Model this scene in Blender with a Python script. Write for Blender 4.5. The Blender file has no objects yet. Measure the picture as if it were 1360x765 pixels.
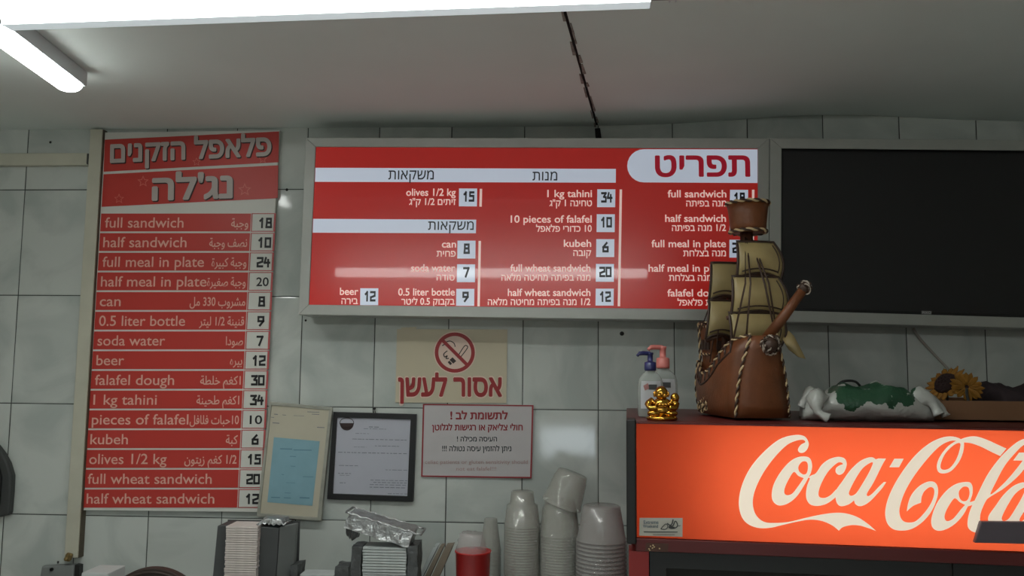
import bpy, bmesh, math, random
from mathutils import Vector as V, Matrix, noise, geometry
random.seed(7)
sc = bpy.context.scene
COL = sc.collection
PI = math.pi

# ------------------------------------------------------------------ camera
EYE = 1.90
F = 1100.0                                    # focal length in pixels of the 1360x765 frame
YAW, PITCH, ROLL = -0.05259, 0.09327, 0.00909
CAM = V((-0.1143, -2.2120, EYE))
ROW0 = EYE + 0.4776                           # height of the uppermost full grout line
TW, TH = 0.2, 0.2964                          # tile width / height
_f = V((math.sin(YAW)*math.cos(PITCH), math.cos(YAW)*math.cos(PITCH), math.sin(PITCH)))
_r = V((math.cos(YAW), -math.sin(YAW), 0)); _u = _r.cross(_f)
RGT = _r*math.cos(ROLL)+_u*math.sin(ROLL); UPV = _u*math.cos(ROLL)-_r*math.sin(ROLL); FWD = _f
cd = bpy.data.cameras.new('camera'); cam = bpy.data.objects.new('camera', cd); COL.objects.link(cam)
cd.sensor_width = 36; cd.lens = 36*F/1360; cd.clip_start = 0.02
M3 = Matrix((RGT, UPV, -FWD)).transposed()
cam.matrix_world = Matrix.Translation(CAM) @ M3.to_4x4()
sc.camera = cam

# ------------------------------------------------------------------ light and exposure
sc.view_settings.view_transform = 'Standard'; sc.view_settings.look = 'None'
sc.view_settings.gamma = 1; sc.view_settings.use_curve_mapping = False
sc.view_settings.exposure = 0.0
LAMP_E = 36.0                                  # strip lamps over the counter
LAMP2_E = 16.0
LAMP3_E = 20.0                                # unseen lamp added behind the viewer for room light; gives the menu's streak
wd = bpy.data.worlds.new('daylight'); sc.world = wd; wd.use_nodes = True
bg = wd.node_tree.nodes['Background']
bg.inputs[0].default_value = (0.80, 0.92, 1.0, 1); bg.inputs[1].default_value = 6.0

# ------------------------------------------------------------------ pixel -> place helpers
class Plane:
    def __init__(s, p, n): s.p = V(p); s.n = V(n).normalized()
def ray(px, py): return FWD + RGT*((px-680)/F) - UPV*((py-382.5)/F)
def at(px, py, pl):
    if not isinstance(pl, Plane): pl = Plane((0, pl, 0), (0, -1, 0))
    d = ray(px, py); t = (pl.p-CAM).dot(pl.n)/d.dot(pl.n)
    return CAM + d*t
def off(pl, d): return Plane(pl.p+pl.n*d, pl.n)
WALL = Plane((0, 0, 0), (0, -1, 0))

# ------------------------------------------------------------------ materials
def lin(c):
    f = lambda x: x/12.92 if x <= .04045 else ((x+.055)/1.055)**2.4
    return tuple(f(x/255) for x in c)+(1,)
def mat(name, rgb, rough=.5, metal=0, emit=0, ecol=None, noise_amt=0, noise_scale=20, bump=0, bump_scale=60, alpha=1, spec=.5, trans=0, coat=0, rgb2=None):
    m = bpy.data.materials.new(name); m.use_nodes = True
    nt = m.node_tree; b = nt.nodes['Principled BSDF']; L = nt.links.new
    c = lin(rgb)
    b.inputs['Base Color'].default_value = c; b.inputs['Roughness'].default_value = rough
    b.inputs['Metallic'].default_value = metal; b.inputs['Specular IOR Level'].default_value = spec
    b.inputs['Alpha'].default_value = alpha; b.inputs['Coat Weight'].default_value = coat
    b.inputs['Transmission Weight'].default_value = trans
    if emit:
        b.inputs['Emission Color'].default_value = lin(ecol or rgb); b.inputs['Emission Strength'].default_value = emit
    tc = nt.nodes.new('ShaderNodeTexCoord')
    if noise_amt or rgb2:
        n = nt.nodes.new('ShaderNodeTexNoise'); n.inputs['Scale'].default_value = noise_scale; n.inputs['Detail'].default_value = 5
        L(tc.outputs['Object'], n.inputs['Vector'])
        r = nt.nodes.new('ShaderNodeValToRGB'); r.color_ramp.elements[0].position = .32; r.color_ramp.elements[1].position = .68
        c2 = lin(rgb2) if rgb2 else tuple(x*(1-noise_amt) for x in c[:3])+(1,)
        r.color_ramp.elements[0].color = c2; r.color_ramp.elements[1].color = c
        L(n.outputs['Fac'], r.inputs['Fac']); L(r.outputs['Color'], b.inputs['Base Color'])
    if bump:
        n2 = nt.nodes.new('ShaderNodeTexNoise'); n2.inputs['Scale'].default_value = bump_scale; n2.inputs['Detail'].default_value = 4
        L(tc.outputs['Object'], n2.inputs['Vector'])
        bp = nt.nodes.new('ShaderNodeBump'); bp.inputs['Strength'].default_value = bump; bp.inputs['Distance'].default_value = .01
        L(n2.outputs['Fac'], bp.inputs['Height']); L(bp.outputs['Normal'], b.inputs['Normal'])
    return m

def tile_material():
    m = bpy.data.materials.new('wall tiles'); m.use_nodes = True
    nt = m.node_tree; b = nt.nodes['Principled BSDF']; L = nt.links.new; N = nt.nodes.new
    tc = N('ShaderNodeTexCoord'); sp = N('ShaderNodeSeparateXYZ'); L(tc.outputs['Object'], sp.inputs[0])
    def math_(op, a, bb=None, c=None):
        n = N('ShaderNodeMath'); n.operation = op
        for i, v in enumerate((a, bb, c)):
            if v is None: continue
            if isinstance(v, (int, float)): n.inputs[i].default_value = v
            else: L(v, n.inputs[i])
        return n.outputs[0]
    u = math_('DIVIDE', sp.outputs['X'], TW); w = math_('DIVIDE', math_('SUBTRACT', sp.outputs['Z'], ROW0), TH)
    def edge(t, size):      # distance in metres to the nearest grout line
        fr = math_('FRACT', t); a = math_('MINIMUM', fr, math_('SUBTRACT', 1.0, fr)); return math_('MULTIPLY', a, size)
    d = math_('MINIMUM', edge(u, TW), edge(w, TH))
    # the grout is partly filled with pale dust: its width wanders
    nw = N('ShaderNodeTexNoise'); nw.inputs['Scale'].default_value = 9; L(tc.outputs['Object'], nw.inputs['Vector'])
    half = math_('MULTIPLY_ADD', nw.outputs['Fac'], .0014, .0006)
    grout = math_('LESS_THAN', d, half)
    cmb = N('ShaderNodeCombineXYZ'); L(math_('FLOOR', u), cmb.inputs[0]); L(math_('FLOOR', w), cmb.inputs[1])
    wn = N('ShaderNodeTexWhiteNoise'); wn.noise_dimensions = '2D'; L(cmb.outputs[0], wn.inputs['Vector'])
    # marbling
    n1 = N('ShaderNodeTexNoise'); n1.inputs['Scale'].default_value = 4.2; n1.inputs['Detail'].default_value = 7; n1.inputs['Distortion'].default_value = 1.1
    vadd = N('ShaderNodeVectorMath'); vadd.operation = 'ADD'; L(tc.outputs['Object'], vadd.inputs[0])
    vs = N('ShaderNodeVectorMath'); vs.operation = 'SCALE'; vs.inputs['Scale'].default_value = 5; L(wn.outputs['Color'], vs.inputs[0])
    L(vs.outputs[0], vadd.inputs[1]); L(vadd.outputs[0], n1.inputs['Vector'])
    rp = N('ShaderNodeValToRGB'); e = rp.color_ramp.elements
    e[0].position = .36; e[0].color = lin((176, 183, 178)); e[1].position = .56; e[1].color = lin((198, 203, 197))
    L(n1.outputs['Fac'], rp.inputs['Fac'])
    hv = N('ShaderNodeHueSaturation'); L(rp.outputs['Color'], hv.inputs['Color'])
    L(math_('MULTIPLY_ADD', wn.outputs['Value'], .08, .96), hv.inputs['Value'])
    mx = N('ShaderNodeMixRGB'); L(grout, mx.inputs[0]); L(hv.outputs[0], mx.inputs[1]); mx.inputs[2].default_value = lin((62, 66, 62))
    L(mx.outputs[0], b.inputs['Base Color'])
    L(math_('MULTIPLY_ADD', grout, .6, .07), b.inputs['Roughness'])
    # slightly wavy glaze, rounded tile edges, every tile set a touch out of true
    n2 = N('ShaderNodeTexNoise'); n2.inputs['Scale'].default_value = 7; n2.inputs['Detail'].default_value = 2; L(vadd.outputs[0], n2.inputs['Vector'])
    edgeh = math_('MULTIPLY', math_('MINIMUM', d, .004), .35)
    hgt = math_('ADD', math_('MULTIPLY', n2.outputs['Fac'], .0007), edgeh)
    sc3 = N('ShaderNodeSeparateColor'); L(wn.outputs['Color'], sc3.inputs[0])
    tilt = math_('ADD', math_('MULTIPLY', math_('MULTIPLY_ADD', sc3.outputs[0], .03, -.015), sp.outputs['X']),
                 math_('MULTIPLY', math_('MULTIPLY_ADD', sc3.outputs[1], .03, -.015), sp.outputs['Z']))
    hgt = math_('ADD', hgt, tilt)
    bp = N('ShaderNodeBump'); bp.inputs['Strength'].default_value = .6; bp.inputs['Distance'].default_value = 1.0
    L(hgt, bp.inputs['Height']); L(bp.outputs['Normal'], b.inputs['Normal'])
    return m

def clear_plastic(name, rgb, fac=.5, rough=.15):
    m = bpy.data.materials.new(name); m.use_nodes = True; nt = m.node_tree; L = nt.links.new
    b = nt.nodes['Principled BSDF']; o = nt.nodes['Material Output']
    b.inputs['Base Color'].default_value = lin(rgb); b.inputs['Roughness'].default_value = rough
    t = nt.nodes.new('ShaderNodeBsdfTransparent'); t.inputs[0].default_value = (.96, .97, .97, 1)
    mx = nt.nodes.new('ShaderNodeMixShader'); mx.inputs[0].default_value = fac
    L(t.outputs[0], mx.inputs[1]); L(b.outputs[0], mx.inputs[2]); L(mx.outputs[0], o.inputs[0])
    return m

M = {}
M['tile'] = tile_material()
M['ceiling'] = mat('painted ceiling sheet', (228, 237, 233), .75, noise_amt=.06, noise_scale=3, bump=.06, bump_scale=5)
M['plaster'] = mat('painted plaster', (212, 210, 204), .8, noise_amt=.08, noise_scale=4)
M['floor'] = mat('floor tiles', (226, 223, 217), .4, noise_amt=.15, noise_scale=6)
M['bounce_white'] = mat('white bounce laminate', (240, 240, 236), .35)  # top of the added counter, white to throw light up at the ceiling
M['street'] = mat('sunlit paving', (170, 160, 148), .9, noise_amt=.2, noise_scale=2)
M['gap'] = mat('dark gap', (30, 28, 26), .9)
M['flake'] = mat('flaking putty', (165, 155, 148), .9, noise_amt=.5, noise_scale=60)
M['trunk'] = mat('yellowed white plastic', (196, 194, 176), .45, noise_amt=.12, noise_scale=14)
M['trunk_side'] = mat('dark brown plastic edge', (92, 82, 66), .6, noise_amt=.3, noise_scale=30)  # darker brown tone for the strip along the trunking's right side
M['alu'] = mat('brushed aluminium', (176, 178, 172), .42, .35, noise_amt=.06, noise_scale=30)
M['lampbody'] = mat('white lamp housing', (205, 212, 215), .4)
M['lamp'] = mat('lamp diffuser', (250, 252, 255), .4, emit=LAMP_E, ecol=(249, 253, 249))
M['lampedge'] = mat('lit edge of the lamp cover', (205, 214, 216), .4, emit=.5, ecol=(225, 238, 242))
M['lamp3'] = mat('added rear lamp diffuser', (250, 252, 255), .4, emit=LAMP3_E, ecol=(249, 253, 249))
M['lamp2'] = mat('lamp tube diffuser', (250, 252, 255), .4, emit=LAMP2_E, ecol=(249, 253, 249))
M['board'] = mat('white foam board', (212, 212, 204), .5)
M['red'] = mat('red print', (190, 58, 50), .42)
M['redline'] = mat('dull red line', (190, 88, 88), .5)
M['print'] = mat('pale print', (226, 176, 160), .5)
M['black'] = mat('black print', (26, 26, 28), .5)
M['hdr'] = mat('grey header letters', (182, 172, 166), .45)
M['hdr_shadow'] = mat('header letter shadow', (62, 40, 38), .6)
M['star'] = mat('faint star print', (212, 110, 96), .5)
# back-lit menu film
BL = .39
M['lb_red'] = mat('backlit red film', (186, 40, 38), .22, emit=BL*.6, ecol=(200, 42, 34), coat=.3)
M['lb_white'] = mat('backlit white film', (200, 206, 216), .22, emit=BL, ecol=(208, 220, 240), coat=.3)
M['lb_text'] = mat('backlit pale lettering', (240, 205, 195), .25, emit=BL*1.0, ecol=(250, 215, 208))
M['lb_dark'] = mat('dark blue-grey print', (22, 27, 38), .3)
M['lb_title'] = mat('backlit red lettering', (180, 26, 50), .25, emit=.22, ecol=(190, 20, 48))
M['sign_cream'] = mat('cream plastic sign', (196, 186, 160), .5, noise_amt=.04, noise_scale=8)
M['sign_cream2'] = mat('printed halo', (222, 196, 180), .5)
M['sign_red'] = mat('dark red print', (150, 32, 34), .5)
M['sign_dark'] = mat('brown-black print', (50, 34, 32), .5)
M['paper'] = mat('white paper', (186, 182, 182), .5)
M['notice_red'] = mat('notice red', (146, 46, 52), .5)
M['notice_dark'] = mat('notice dark print', (52, 60, 62), .5)
M['notice_faint'] = mat('faded print', (170, 140, 136), .5)
M['frame_black'] = mat('black frame', (34, 35, 36), .35)
M['cert'] = mat('certificate paper', (182, 184, 194), .35, noise_amt=.03)
M['cert_print'] = mat('grey print', (120, 122, 130), .5)
M['frame_grey'] = mat('worn silver frame', (172, 172, 160), .4, .2, noise_amt=.25, noise_scale=25)
M['frame_dark'] = mat('frame side', (92, 92, 84), .5, noise_amt=.2)
M['mount'] = mat('aged cream mount', (190, 184, 164), .5, noise_amt=.05)
M['bluepaper'] = mat('light blue paper', (134, 174, 186), .5, noise_amt=.08, noise_scale=30)
M['blueprint'] = mat('blue-grey print', (96, 136, 152), .5)
M['tv'] = mat('dark television glass', (30, 30, 31), .5)
M['tvb'] = mat('black television bezel', (16, 16, 17), .4)
M['badge'] = mat('grey badge', (120, 120, 116), .4)
M['dark'] = mat('dark grey plastic', (62, 64, 63), .5, noise_amt=.1)
M['dark2'] = mat('black plastic', (22, 23, 22), .45)
M['grey'] = mat('grey plastic box', (128, 132, 130), .5, noise_amt=.06)
M['white'] = mat('white plastic', (196, 200, 198), .45)
M['brass'] = mat('worn brass', (140, 120, 78), .35, .8, bump=.3, bump_scale=300)
M['brown'] = mat('dark brown wood', (58, 46, 40), .55, noise_amt=.2, noise_scale=30)
M['counter'] = mat('steel shelf', (150, 152, 152), .35, .8)
M['cardlid'] = mat('white card edge', (206, 196, 190), .7, noise_amt=.14, noise_scale=60)
M['cardlid2'] = mat('grey-white card edge', (176, 182, 180), .7, noise_amt=.14, noise_scale=60)
M['foil'] = mat('crumpled foil', (186, 188, 188), .3, .85, bump=.8, bump_scale=70, noise_amt=.25, noise_scale=50)
M['foil_dark'] = mat('dull dark foil', (96, 98, 98), .42, .6, bump=.6, bump_scale=60, noise_amt=.3, noise_scale=40)
M['holder'] = mat('dark grey card', (66, 68, 68), .55, noise_amt=.15, noise_scale=20)
M['holder_side'] = mat('grey card side', (112, 116, 114), .5, noise_amt=.1, noise_scale=20)
M['cardboard'] = mat('grey-brown cardboard', (128, 116, 100), .8, noise_amt=.15, noise_scale=30)
M['redcup'] = mat('red plastic', (165, 26, 24), .35)
M['cup'] = clear_plastic('milky clear plastic', (188, 187, 178), .32, .09)
M['cup2'] = clear_plastic('clear cup plastic', (178, 174, 170), .34, .12)
M['film'] = clear_plastic('thin clear film', (196, 188, 186), .36, .12)
# cooler
HEADER_E = 3.5                                # the tubes inside the cooler's header
def header_material():      # translucent red sheet lit by the tubes behind it
    m = mat('translucent red header sheet', (150, 34, 24), .5, spec=.2); nt = m.node_tree; L = nt.links.new; b = nt.nodes['Principled BSDF']; o = nt.nodes['Material Output']
    t = nt.nodes.new('ShaderNodeBsdfTranslucent'); t.inputs["Color"].default_value = lin((234, 102, 62))
    mx = nt.nodes.new('ShaderNodeMixShader'); mx.inputs[0].default_value = .75
    L(b.outputs[0], mx.inputs[1]); L(t.outputs[0], mx.inputs[2]); L(mx.outputs[0], o.inputs[0]); return m
M['cool_red'] = header_material()
M['header_in'] = mat('white inside of the header', (225, 225, 222), .7)
M['header_tube'] = mat('header tube', (255, 255, 255), .4, emit=HEADER_E, ecol=(255, 252, 244))
M['cool_logo'] = mat('backlit cream logo', (190, 180, 165), .5, emit=.66, ecol=(240, 226, 204), spec=.2)
M['cool_body'] = mat('red painted metal', (128, 30, 26), .4)
M['cool_lip'] = mat('dark red trim', (84, 24, 22), .4)
M['cool_glass'] = mat('dark cooler glass', (18, 17, 16), .12, coat=.3)
M['panelgrey'] = mat('dark purple-grey plastic', (88, 80, 86), .4, noise_amt=.06)
M['sticker'] = mat('silver sticker', (176, 172, 160), .4, .2)
M['stickprint'] = mat('sticker print', (84, 100, 112), .5)
# ship
M['leather'] = mat('tan leather', (116, 66, 33), .45, noise_amt=.35, noise_scale=18, bump=.1, bump_scale=120)
M['leather_d'] = mat('dark brown leather', (78, 46, 30), .45, noise_amt=.3, noise_scale=25)
M['sail'] = mat('olive cream leather sail', (176, 156, 108), .38, noise_amt=.28, noise_scale=14)
M['trim'] = mat('dark sail edging', (56, 38, 28), .5)
M['cord_l'] = mat('cream lacing', (196, 172, 132), .55)
M['cord_d'] = mat('brown lacing', (62, 42, 30), .55)
M['cord_w'] = mat('pale cord', (176, 164, 150), .6)
# top of the cooler
M['bottle'] = clear_plastic('bottle plastic', (176, 182, 176), .5, .12)
M['pump_blue'] = mat('navy pump', (40, 44, 92), .35)
M['pump_pink'] = mat('pink pump', (205, 120, 112), .4)
M['label'] = mat('bottle label', (176, 178, 180), .5)
M['labelpink'] = mat('pink label corner', (160, 112, 108), .5)
M['gold'] = mat('polished gold', (196, 148, 62), .16, 1.0)
M['petal'] = mat('yellow petal', (150, 104, 28), .7, noise_amt=.25, noise_scale=40)
M['seed'] = mat('dark flower centre', (44, 28, 26), .9, bump=.5, bump_scale=150)
M['cloth'] = mat('dark purple-brown cloth', (48, 36, 40), .85, noise_amt=.3, noise_scale=25)
M['carton'] = mat('brown carton', (128, 92, 64), .8, noise_amt=.08, noise_scale=10)
M['cable'] = mat('grey cable', (166, 160, 150), .5)
def bag_material():
    m = mat('white bag with green print', (190, 194, 190), .3, bump=.5, bump_scale=40)
    nt = m.node_tree; b = nt.nodes['Principled BSDF']; L = nt.links.new
    tc = nt.nodes.new('ShaderNodeTexCoord'); sp = nt.nodes.new('ShaderNodeSeparateXYZ'); L(tc.outputs['Object'], sp.inputs[0])
    n = nt.nodes.new('ShaderNodeTexNoise'); n.inputs['Scale'].default_value = 30; n.inputs['Detail'].default_value = 4; L(tc.outputs['Object'], n.inputs['Vector'])
    def mt(op, a, c):
        x = nt.nodes.new('ShaderNodeMath'); x.operation = op
        for i, q in enumerate((a, c)):
            if isinstance(q, (int, float)): x.inputs[i].default_value = q
            else: L(q, x.inputs[i])
        return x.outputs[0]
    wob = mt('MULTIPLY', mt('SUBTRACT', n.outputs['Fac'], .5), .09)
    z = mt('ADD', sp.outputs['Z'], wob); x = mt('ADD', sp.outputs['X'], wob)
    ins = mt('MULTIPLY', mt('MULTIPLY', mt('GREATER_THAN', z, .035), mt('LESS_THAN', z, .080)),
             mt('MULTIPLY', mt('GREATER_THAN', x, -.075), mt('LESS_THAN', x, .075)))
    mx = nt.nodes.new('ShaderNodeMixRGB'); L(ins, mx.inputs[0]); mx.inputs[1].default_value = lin((176, 178, 172)); mx.inputs[2].default_value = lin((40, 76, 54))
    L(mx.outputs[0], b.inputs['Base Color'])
    return m
M['bag'] = bag_material()

# ------------------------------------------------------------------ mesh collector
class MB:
    def __init__(s): s.v = []; s.f = []; s.m = []; s.mi = 0; s.sm = []; s.smooth = False
    def add(s, vs, fs):
        b = len(s.v); s.v += [V(x) for x in vs]
        for f in fs: s.f.append([b+i for i in f]); s.m.append(s.mi); s.sm.append(s.smooth)
    def box(s, c, size, rot=None):
        c = V(c); h = [x/2 for x in size]; R = rot or Matrix.Identity(3)
        vs = [c+R@V((h[0]*a, h[1]*b, h[2]*d)) for a in (-1, 1) for b in (-1, 1) for d in (-1, 1)]
        s.add(vs, [(0, 1, 3, 2), (4, 6, 7, 5), (0, 4, 5, 1), (2, 3, 7, 6), (0, 2, 6, 4), (1, 5, 7, 3)])
    def prism(s, pts, vec):           # polygon points, extruded by vec
        n = len(pts); vec = V(vec); pts = [V(p) for p in pts]
        s.add(pts+[p+vec for p in pts], [tuple(range(n)), tuple(range(2*n-1, n-1, -1))]+[(i, i+n, (i+1) % n+n, (i+1) % n) for i in range(n)])
    def ring(s, outer, inner, vec):   # frame between two polygons with equal counts
        n = len(outer); vec = V(vec)
        A = [V(p) for p in outer]; B = [V(p) for p in inner]
        vs = A+B+[p+vec for p in A]+[p+vec for p in B]; fs = []
        for i in range(n):
            j = (i+1) % n
            fs += [(i, j, n+j, n+i), (2*n+j, 2*n+i, 3*n+i, 3*n+j), (j, i, 2*n+i, 2*n+j), (n+i, n+j, 3*n+j, 3*n+i)]
        s.add(vs, fs)
    def tube(s, path, r, n=8, cap=True):
        path = [V(p) for p in path]; rs = r if isinstance(r, (list, tuple)) else [r]*len(path)
        vs = []; up = V((.13, .31, .94)); k = len(path)
        for i, p in enumerate(path):
            t = (path[min(i+1, k-1)]-path[max(i-1, 0)]).normalized()
            a = t.cross(up)
            if a.length < 1e-4: a = t.cross(V((1, 0, 0)))
            a.normalize(); b = t.cross(a)
            vs += [p+(a*math.cos(2*PI*j/n)+b*math.sin(2*PI*j/n))*rs[i] for j in range(n)]
        fs = [(i*n+j, i*n+(j+1) % n, (i+1)*n+(j+1) % n, (i+1)*n+j) for i in range(k-1) for j in range(n)]
        if cap: fs += [tuple(range(n-1, -1, -1)), tuple(range((k-1)*n, k*n))]
        s.add(vs, fs)
    def lathe(s, prof, c=(0, 0, 0), n=32, axis=None, close=False):
        c = V(c); R = axis or Matrix.Identity(3); k = len(prof)
        vs = [c+R@V((r*math.cos(2*PI*j/n), r*math.sin(2*PI*j/n), z)) for r, z in prof for j in range(n)]
        rng = range(k) if close else range(k-1)
        s.add(vs, [(i*n+j, i*n+(j+1) % n, ((i+1) % k)*n+(j+1) % n, ((i+1) % k)*n+j) for i in rng for j in range(n)])
    def ball(s, c, r, n=16, rot=None):
        rr = r if isinstance(r, (list, tuple)) else (r, r, r); R = rot or Matrix.Identity(3); c = V(c); m = n//2
        vs = []
        for i in range(m+1):
            a = PI*i/m
            for j in range(n):
                b = 2*PI*j/n; vs.append(c+R@V((rr[0]*math.sin(a)*math.cos(b), rr[1]*math.sin(a)*math.sin(b), rr[2]*math.cos(a))))
        s.add(vs, [(i*n+j, (i+1)*n+j, (i+1)*n+(j+1) % n, i*n+(j+1) % n) for i in range(m) for j in range(n)])
    def grid(s, rows, closed=False, thick=None):
        n = len(rows[0]); k = len(rows); vs = [V(p) for r in rows for p in r]
        s.add(vs, [(i*n+j, i*n+(j+1) % n, (i+1)*n+(j+1) % n, (i+1)*n+j) for i in range(k-1) for j in range(n if closed else n-1)])
    def build(s, name, mats, parent=None, bevel=0, solid=0, subsurf=0):
        mats = mats if isinstance(mats, (list, tuple)) else [mats]
        o0 = wloc(parent); me = bpy.data.meshes.new(name)
        me.from_pydata([tuple(v-o0) for v in s.v], [], s.f)
        for mm in mats: me.materials.append(mm)
        for p, i, q in zip(me.polygons, s.m, s.sm): p.material_index = min(i, len(mats)-1); p.use_smooth = q
        bm = bmesh.new(); bm.from_mesh(me); bmesh.ops.remove_doubles(bm, verts=bm.verts, dist=1e-6)
        bmesh.ops.recalc_face_normals(bm, faces=bm.faces); bm.to_mesh(me); bm.free()
        o = bpy.data.objects.new(name, me); COL.objects.link(o); o.parent = parent
        if solid:
            q = o.modifiers.new('thickness', 'SOLIDIFY'); q.thickness = solid; q.offset = 0
        if bevel:
            q = o.modifiers.new('bevel', 'BEVEL'); q.width = bevel; q.segments = 2; q.limit_method = 'ANGLE'; q.angle_limit = .7
        if subsurf:
            q = o.modifiers.new('smooth', 'SUBSURF'); q.levels = subsurf; q.render_levels = subsurf
        return o
def wloc(o):
    p = V((0, 0, 0))
    while o: p += o.location; o = o.parent
    return p
def tag(o, label, cat, group=None):
    o['label'] = label; o['category'] = cat
    if group: o['group'] = group
    return o
def thing(name, loc, label, cat, group=None):
    o = bpy.data.objects.new(name, None); COL.objects.link(o); o.location = loc; o.empty_display_size = .05
    return tag(o, label, cat, group)
def structure(o): o['kind'] = 'structure'; return o
def base(o, pt):                      # move a mesh's origin
    d = V(pt)-o.location
    o.data.transform(Matrix.Translation(-d)); o.location = pt; return o
def copy_tree(o, parent=None):
    c = o.copy(); COL.objects.link(c); c.parent = parent
    for ch in list(o.children): copy_tree(ch, c)
    return c
def cr(pts, sub=6, closed=False):     # Catmull-Rom through points; a repeated point is a corner
    pts = [V(p) for p in pts]; n = len(pts); out = []
    rng = range(n) if closed else range(n-1)
    g = lambda i: pts[i % n] if closed else pts[max(0, min(n-1, i))]
    for i in rng:
        p0, p1, p2, p3 = g(i-1), g(i), g(i+1), g(i+2)
        if (p1-p2).length < 1e-9: continue
        for k in range(sub):
            t = k/sub
            out.append(.5*((2*p1)+(p2-p0)*t+(2*p0-5*p1+4*p2-p3)*t*t+(3*p1-p0-3*p2+p3)*t**3))
    if not closed: out.append(pts[-1])
    return out
def quad(pl, x0, y0, x1, y1, x2=None, y2=None, x3=None, y3=None):
    if x2 is None: c = [(x0, y0), (x1, y0), (x1, y1), (x0, y1)]
    else: c = [(x0, y0), (x1, y1), (x2, y2), (x3, y3)]
    return [at(a, b, pl) for a, b in c]
def slab(name, pl, pts, d, th, m, parent=None, bevel=0):  # printed patch / plate: pixel polygon at height d over pl, th thick
    b = MB(); p = off(pl, d); b.prism([at(x, y, p) for x, y in pts], -p.n*th); return b.build(name, m, parent, bevel)
def R4(x0, y0, x1, y1): return [(x0, y0), (x1, y0), (x1, y1), (x0, y1)]

# ------------------------------------------------------------------ lettering
ARF = {'ا': 'ﺍﺎ', 'ب': 'ﺏﺐﺑﺒ', 'ة': 'ﺓﺔ', 'ت': 'ﺕﺖﺗﺘ', 'ج': 'ﺝﺞﺟﺠ', 'ح': 'ﺡﺢﺣﺤ', 'خ': 'ﺥﺦﺧﺨ', 'د': 'ﺩﺪ', 'ر': 'ﺭﺮ', 'ز': 'ﺯﺰ',
       'ش': 'ﺵﺶﺷﺸ', 'ص': 'ﺹﺺﺻﺼ', 'ط': 'ﻁﻂﻃﻄ', 'غ': 'ﻍﻎﻏﻐ', 'ف': 'ﻑﻒﻓﻔ', 'ق': 'ﻕﻖﻗﻘ', 'ك': 'ﻙﻚﻛﻜ', 'ل': 'ﻝﻞﻟﻠ', 'م': 'ﻡﻢﻣﻤ',
       'ن': 'ﻥﻦﻧﻨ', 'ه': 'ﻩﻪﻫﻬ', 'و': 'ﻭﻮ', 'ي': 'ﻱﻲﻳﻴ'}
def shape_ar(s):
    out = ''
    for i, ch in enumerate(s):
        if ch not in ARF: out += ch; continue
        prev = i > 0 and s[i-1] in ARF and len(ARF[s[i-1]]) == 4
        nxt = i+1 < len(s) and s[i+1] in ARF and len(ARF[ch]) == 4
        out += ARF[ch][(3 if prev else 2) if nxt else (1 if prev else 0)]
    return out
def rtl(s):
    s = shape_ar(s)[::-1]; out = ''; run = ''
    for ch in s:
        if ch.isdigit() or ch in '/.': run += ch
        else: out += run[::-1]+ch; run = ''
    return out+run[::-1]
def is_rtl(s): return any('\u0590' <= c <= '\u06ff' for c in s)
_dg = None
def inside(p, poly):
    r = False
    for i in range(len(poly)):
        a, c = poly[i-1], poly[i]
        if (a.y > p.y) != (c.y > p.y) and p.x < (c.x-a.x)*(p.y-a.y)/(c.y-a.y)+a.x: r = not r
    return r
def glyphs(s, res=4):
    """vertices, triangles and outline edges of a line of text; every outline of a glyph is filled on its own"""
    c = bpy.data.curves.new('lettering', 'FONT'); c.body = rtl(s) if is_rtl(s) else s; c.size = 1
    o = bpy.data.objects.new('lettering', c); COL.objects.link(o); dg = bpy.context.evaluated_depsgraph_get()
    ev = o.evaluated_get(dg); cu = ev.to_curve(dg); loops = []
    for sp in cu.splines:
        B = sp.bezier_points; n = len(B); pts = []
        for i in range(n):
            p, q = B[i], B[(i+1) % n]
            straight = (p.handle_right-p.co).length < 1e-5 and (q.handle_left-q.co).length < 1e-5
            d = q.co-p.co
            if not straight and d.length > 1e-6:
                straight = abs((p.handle_right-p.co).cross(d).z) < 1e-5 and abs((q.handle_left-q.co).cross(d).z) < 1e-5
            pts += [p.co.xy.copy()] if straight else [v.xy.copy() for v in geometry.interpolate_bezier(p.co, p.handle_right, q.handle_left, q.co, res+1)[:-1]]
        cl_ = [v for i, v in enumerate(pts) if (v-pts[i-1]).length > 1e-5]
        if len(cl_) > 2: loops.append(cl_)
    ev.to_curve_clear(); bpy.data.objects.remove(o); bpy.data.curves.remove(c)
    area = [sum(L[i-1].x*L[i].y-L[i].x*L[i-1].y for i in range(len(L)))/2 for L in loops]
    hole = {}
    for i, L in enumerate(loops):
        for j, Q in enumerate(loops):
            if i != j and area[i]*area[j] < 0 and abs(area[i]) < abs(area[j]) and inside(L[0], Q): hole[i] = j
    vs, fs, ed = [], [], []
    for j, Q in enumerate(loops):
        if j in hole: continue
        group = [Q]+[loops[i] for i in hole if hole[i] == j]; b0 = len(vs)
        for t in geometry.tessellate_polygon([[p.to_3d() for p in g] for g in group]): fs.append(tuple(b0+k for k in t))
        for g in group:
            k0 = len(vs); vs += g; ed += [(k0+k, k0+(k+1) % len(g)) for k in range(len(g))]
    return vs, fs, ed
def islands(nv, fs):
    p = list(range(nv))
    def find(a):
        while p[a] != a: p[a] = p[p[a]]; a = p[a]
        return a
    for f in fs:
        for k in f[1:]: p[find(k)] = find(f[0])
    ids = {}; return [ids.setdefault(find(i), len(ids)) for i in range(nv)]
CAPH = {'lat': .70, 'he': .60, 'ar': .62}
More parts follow.
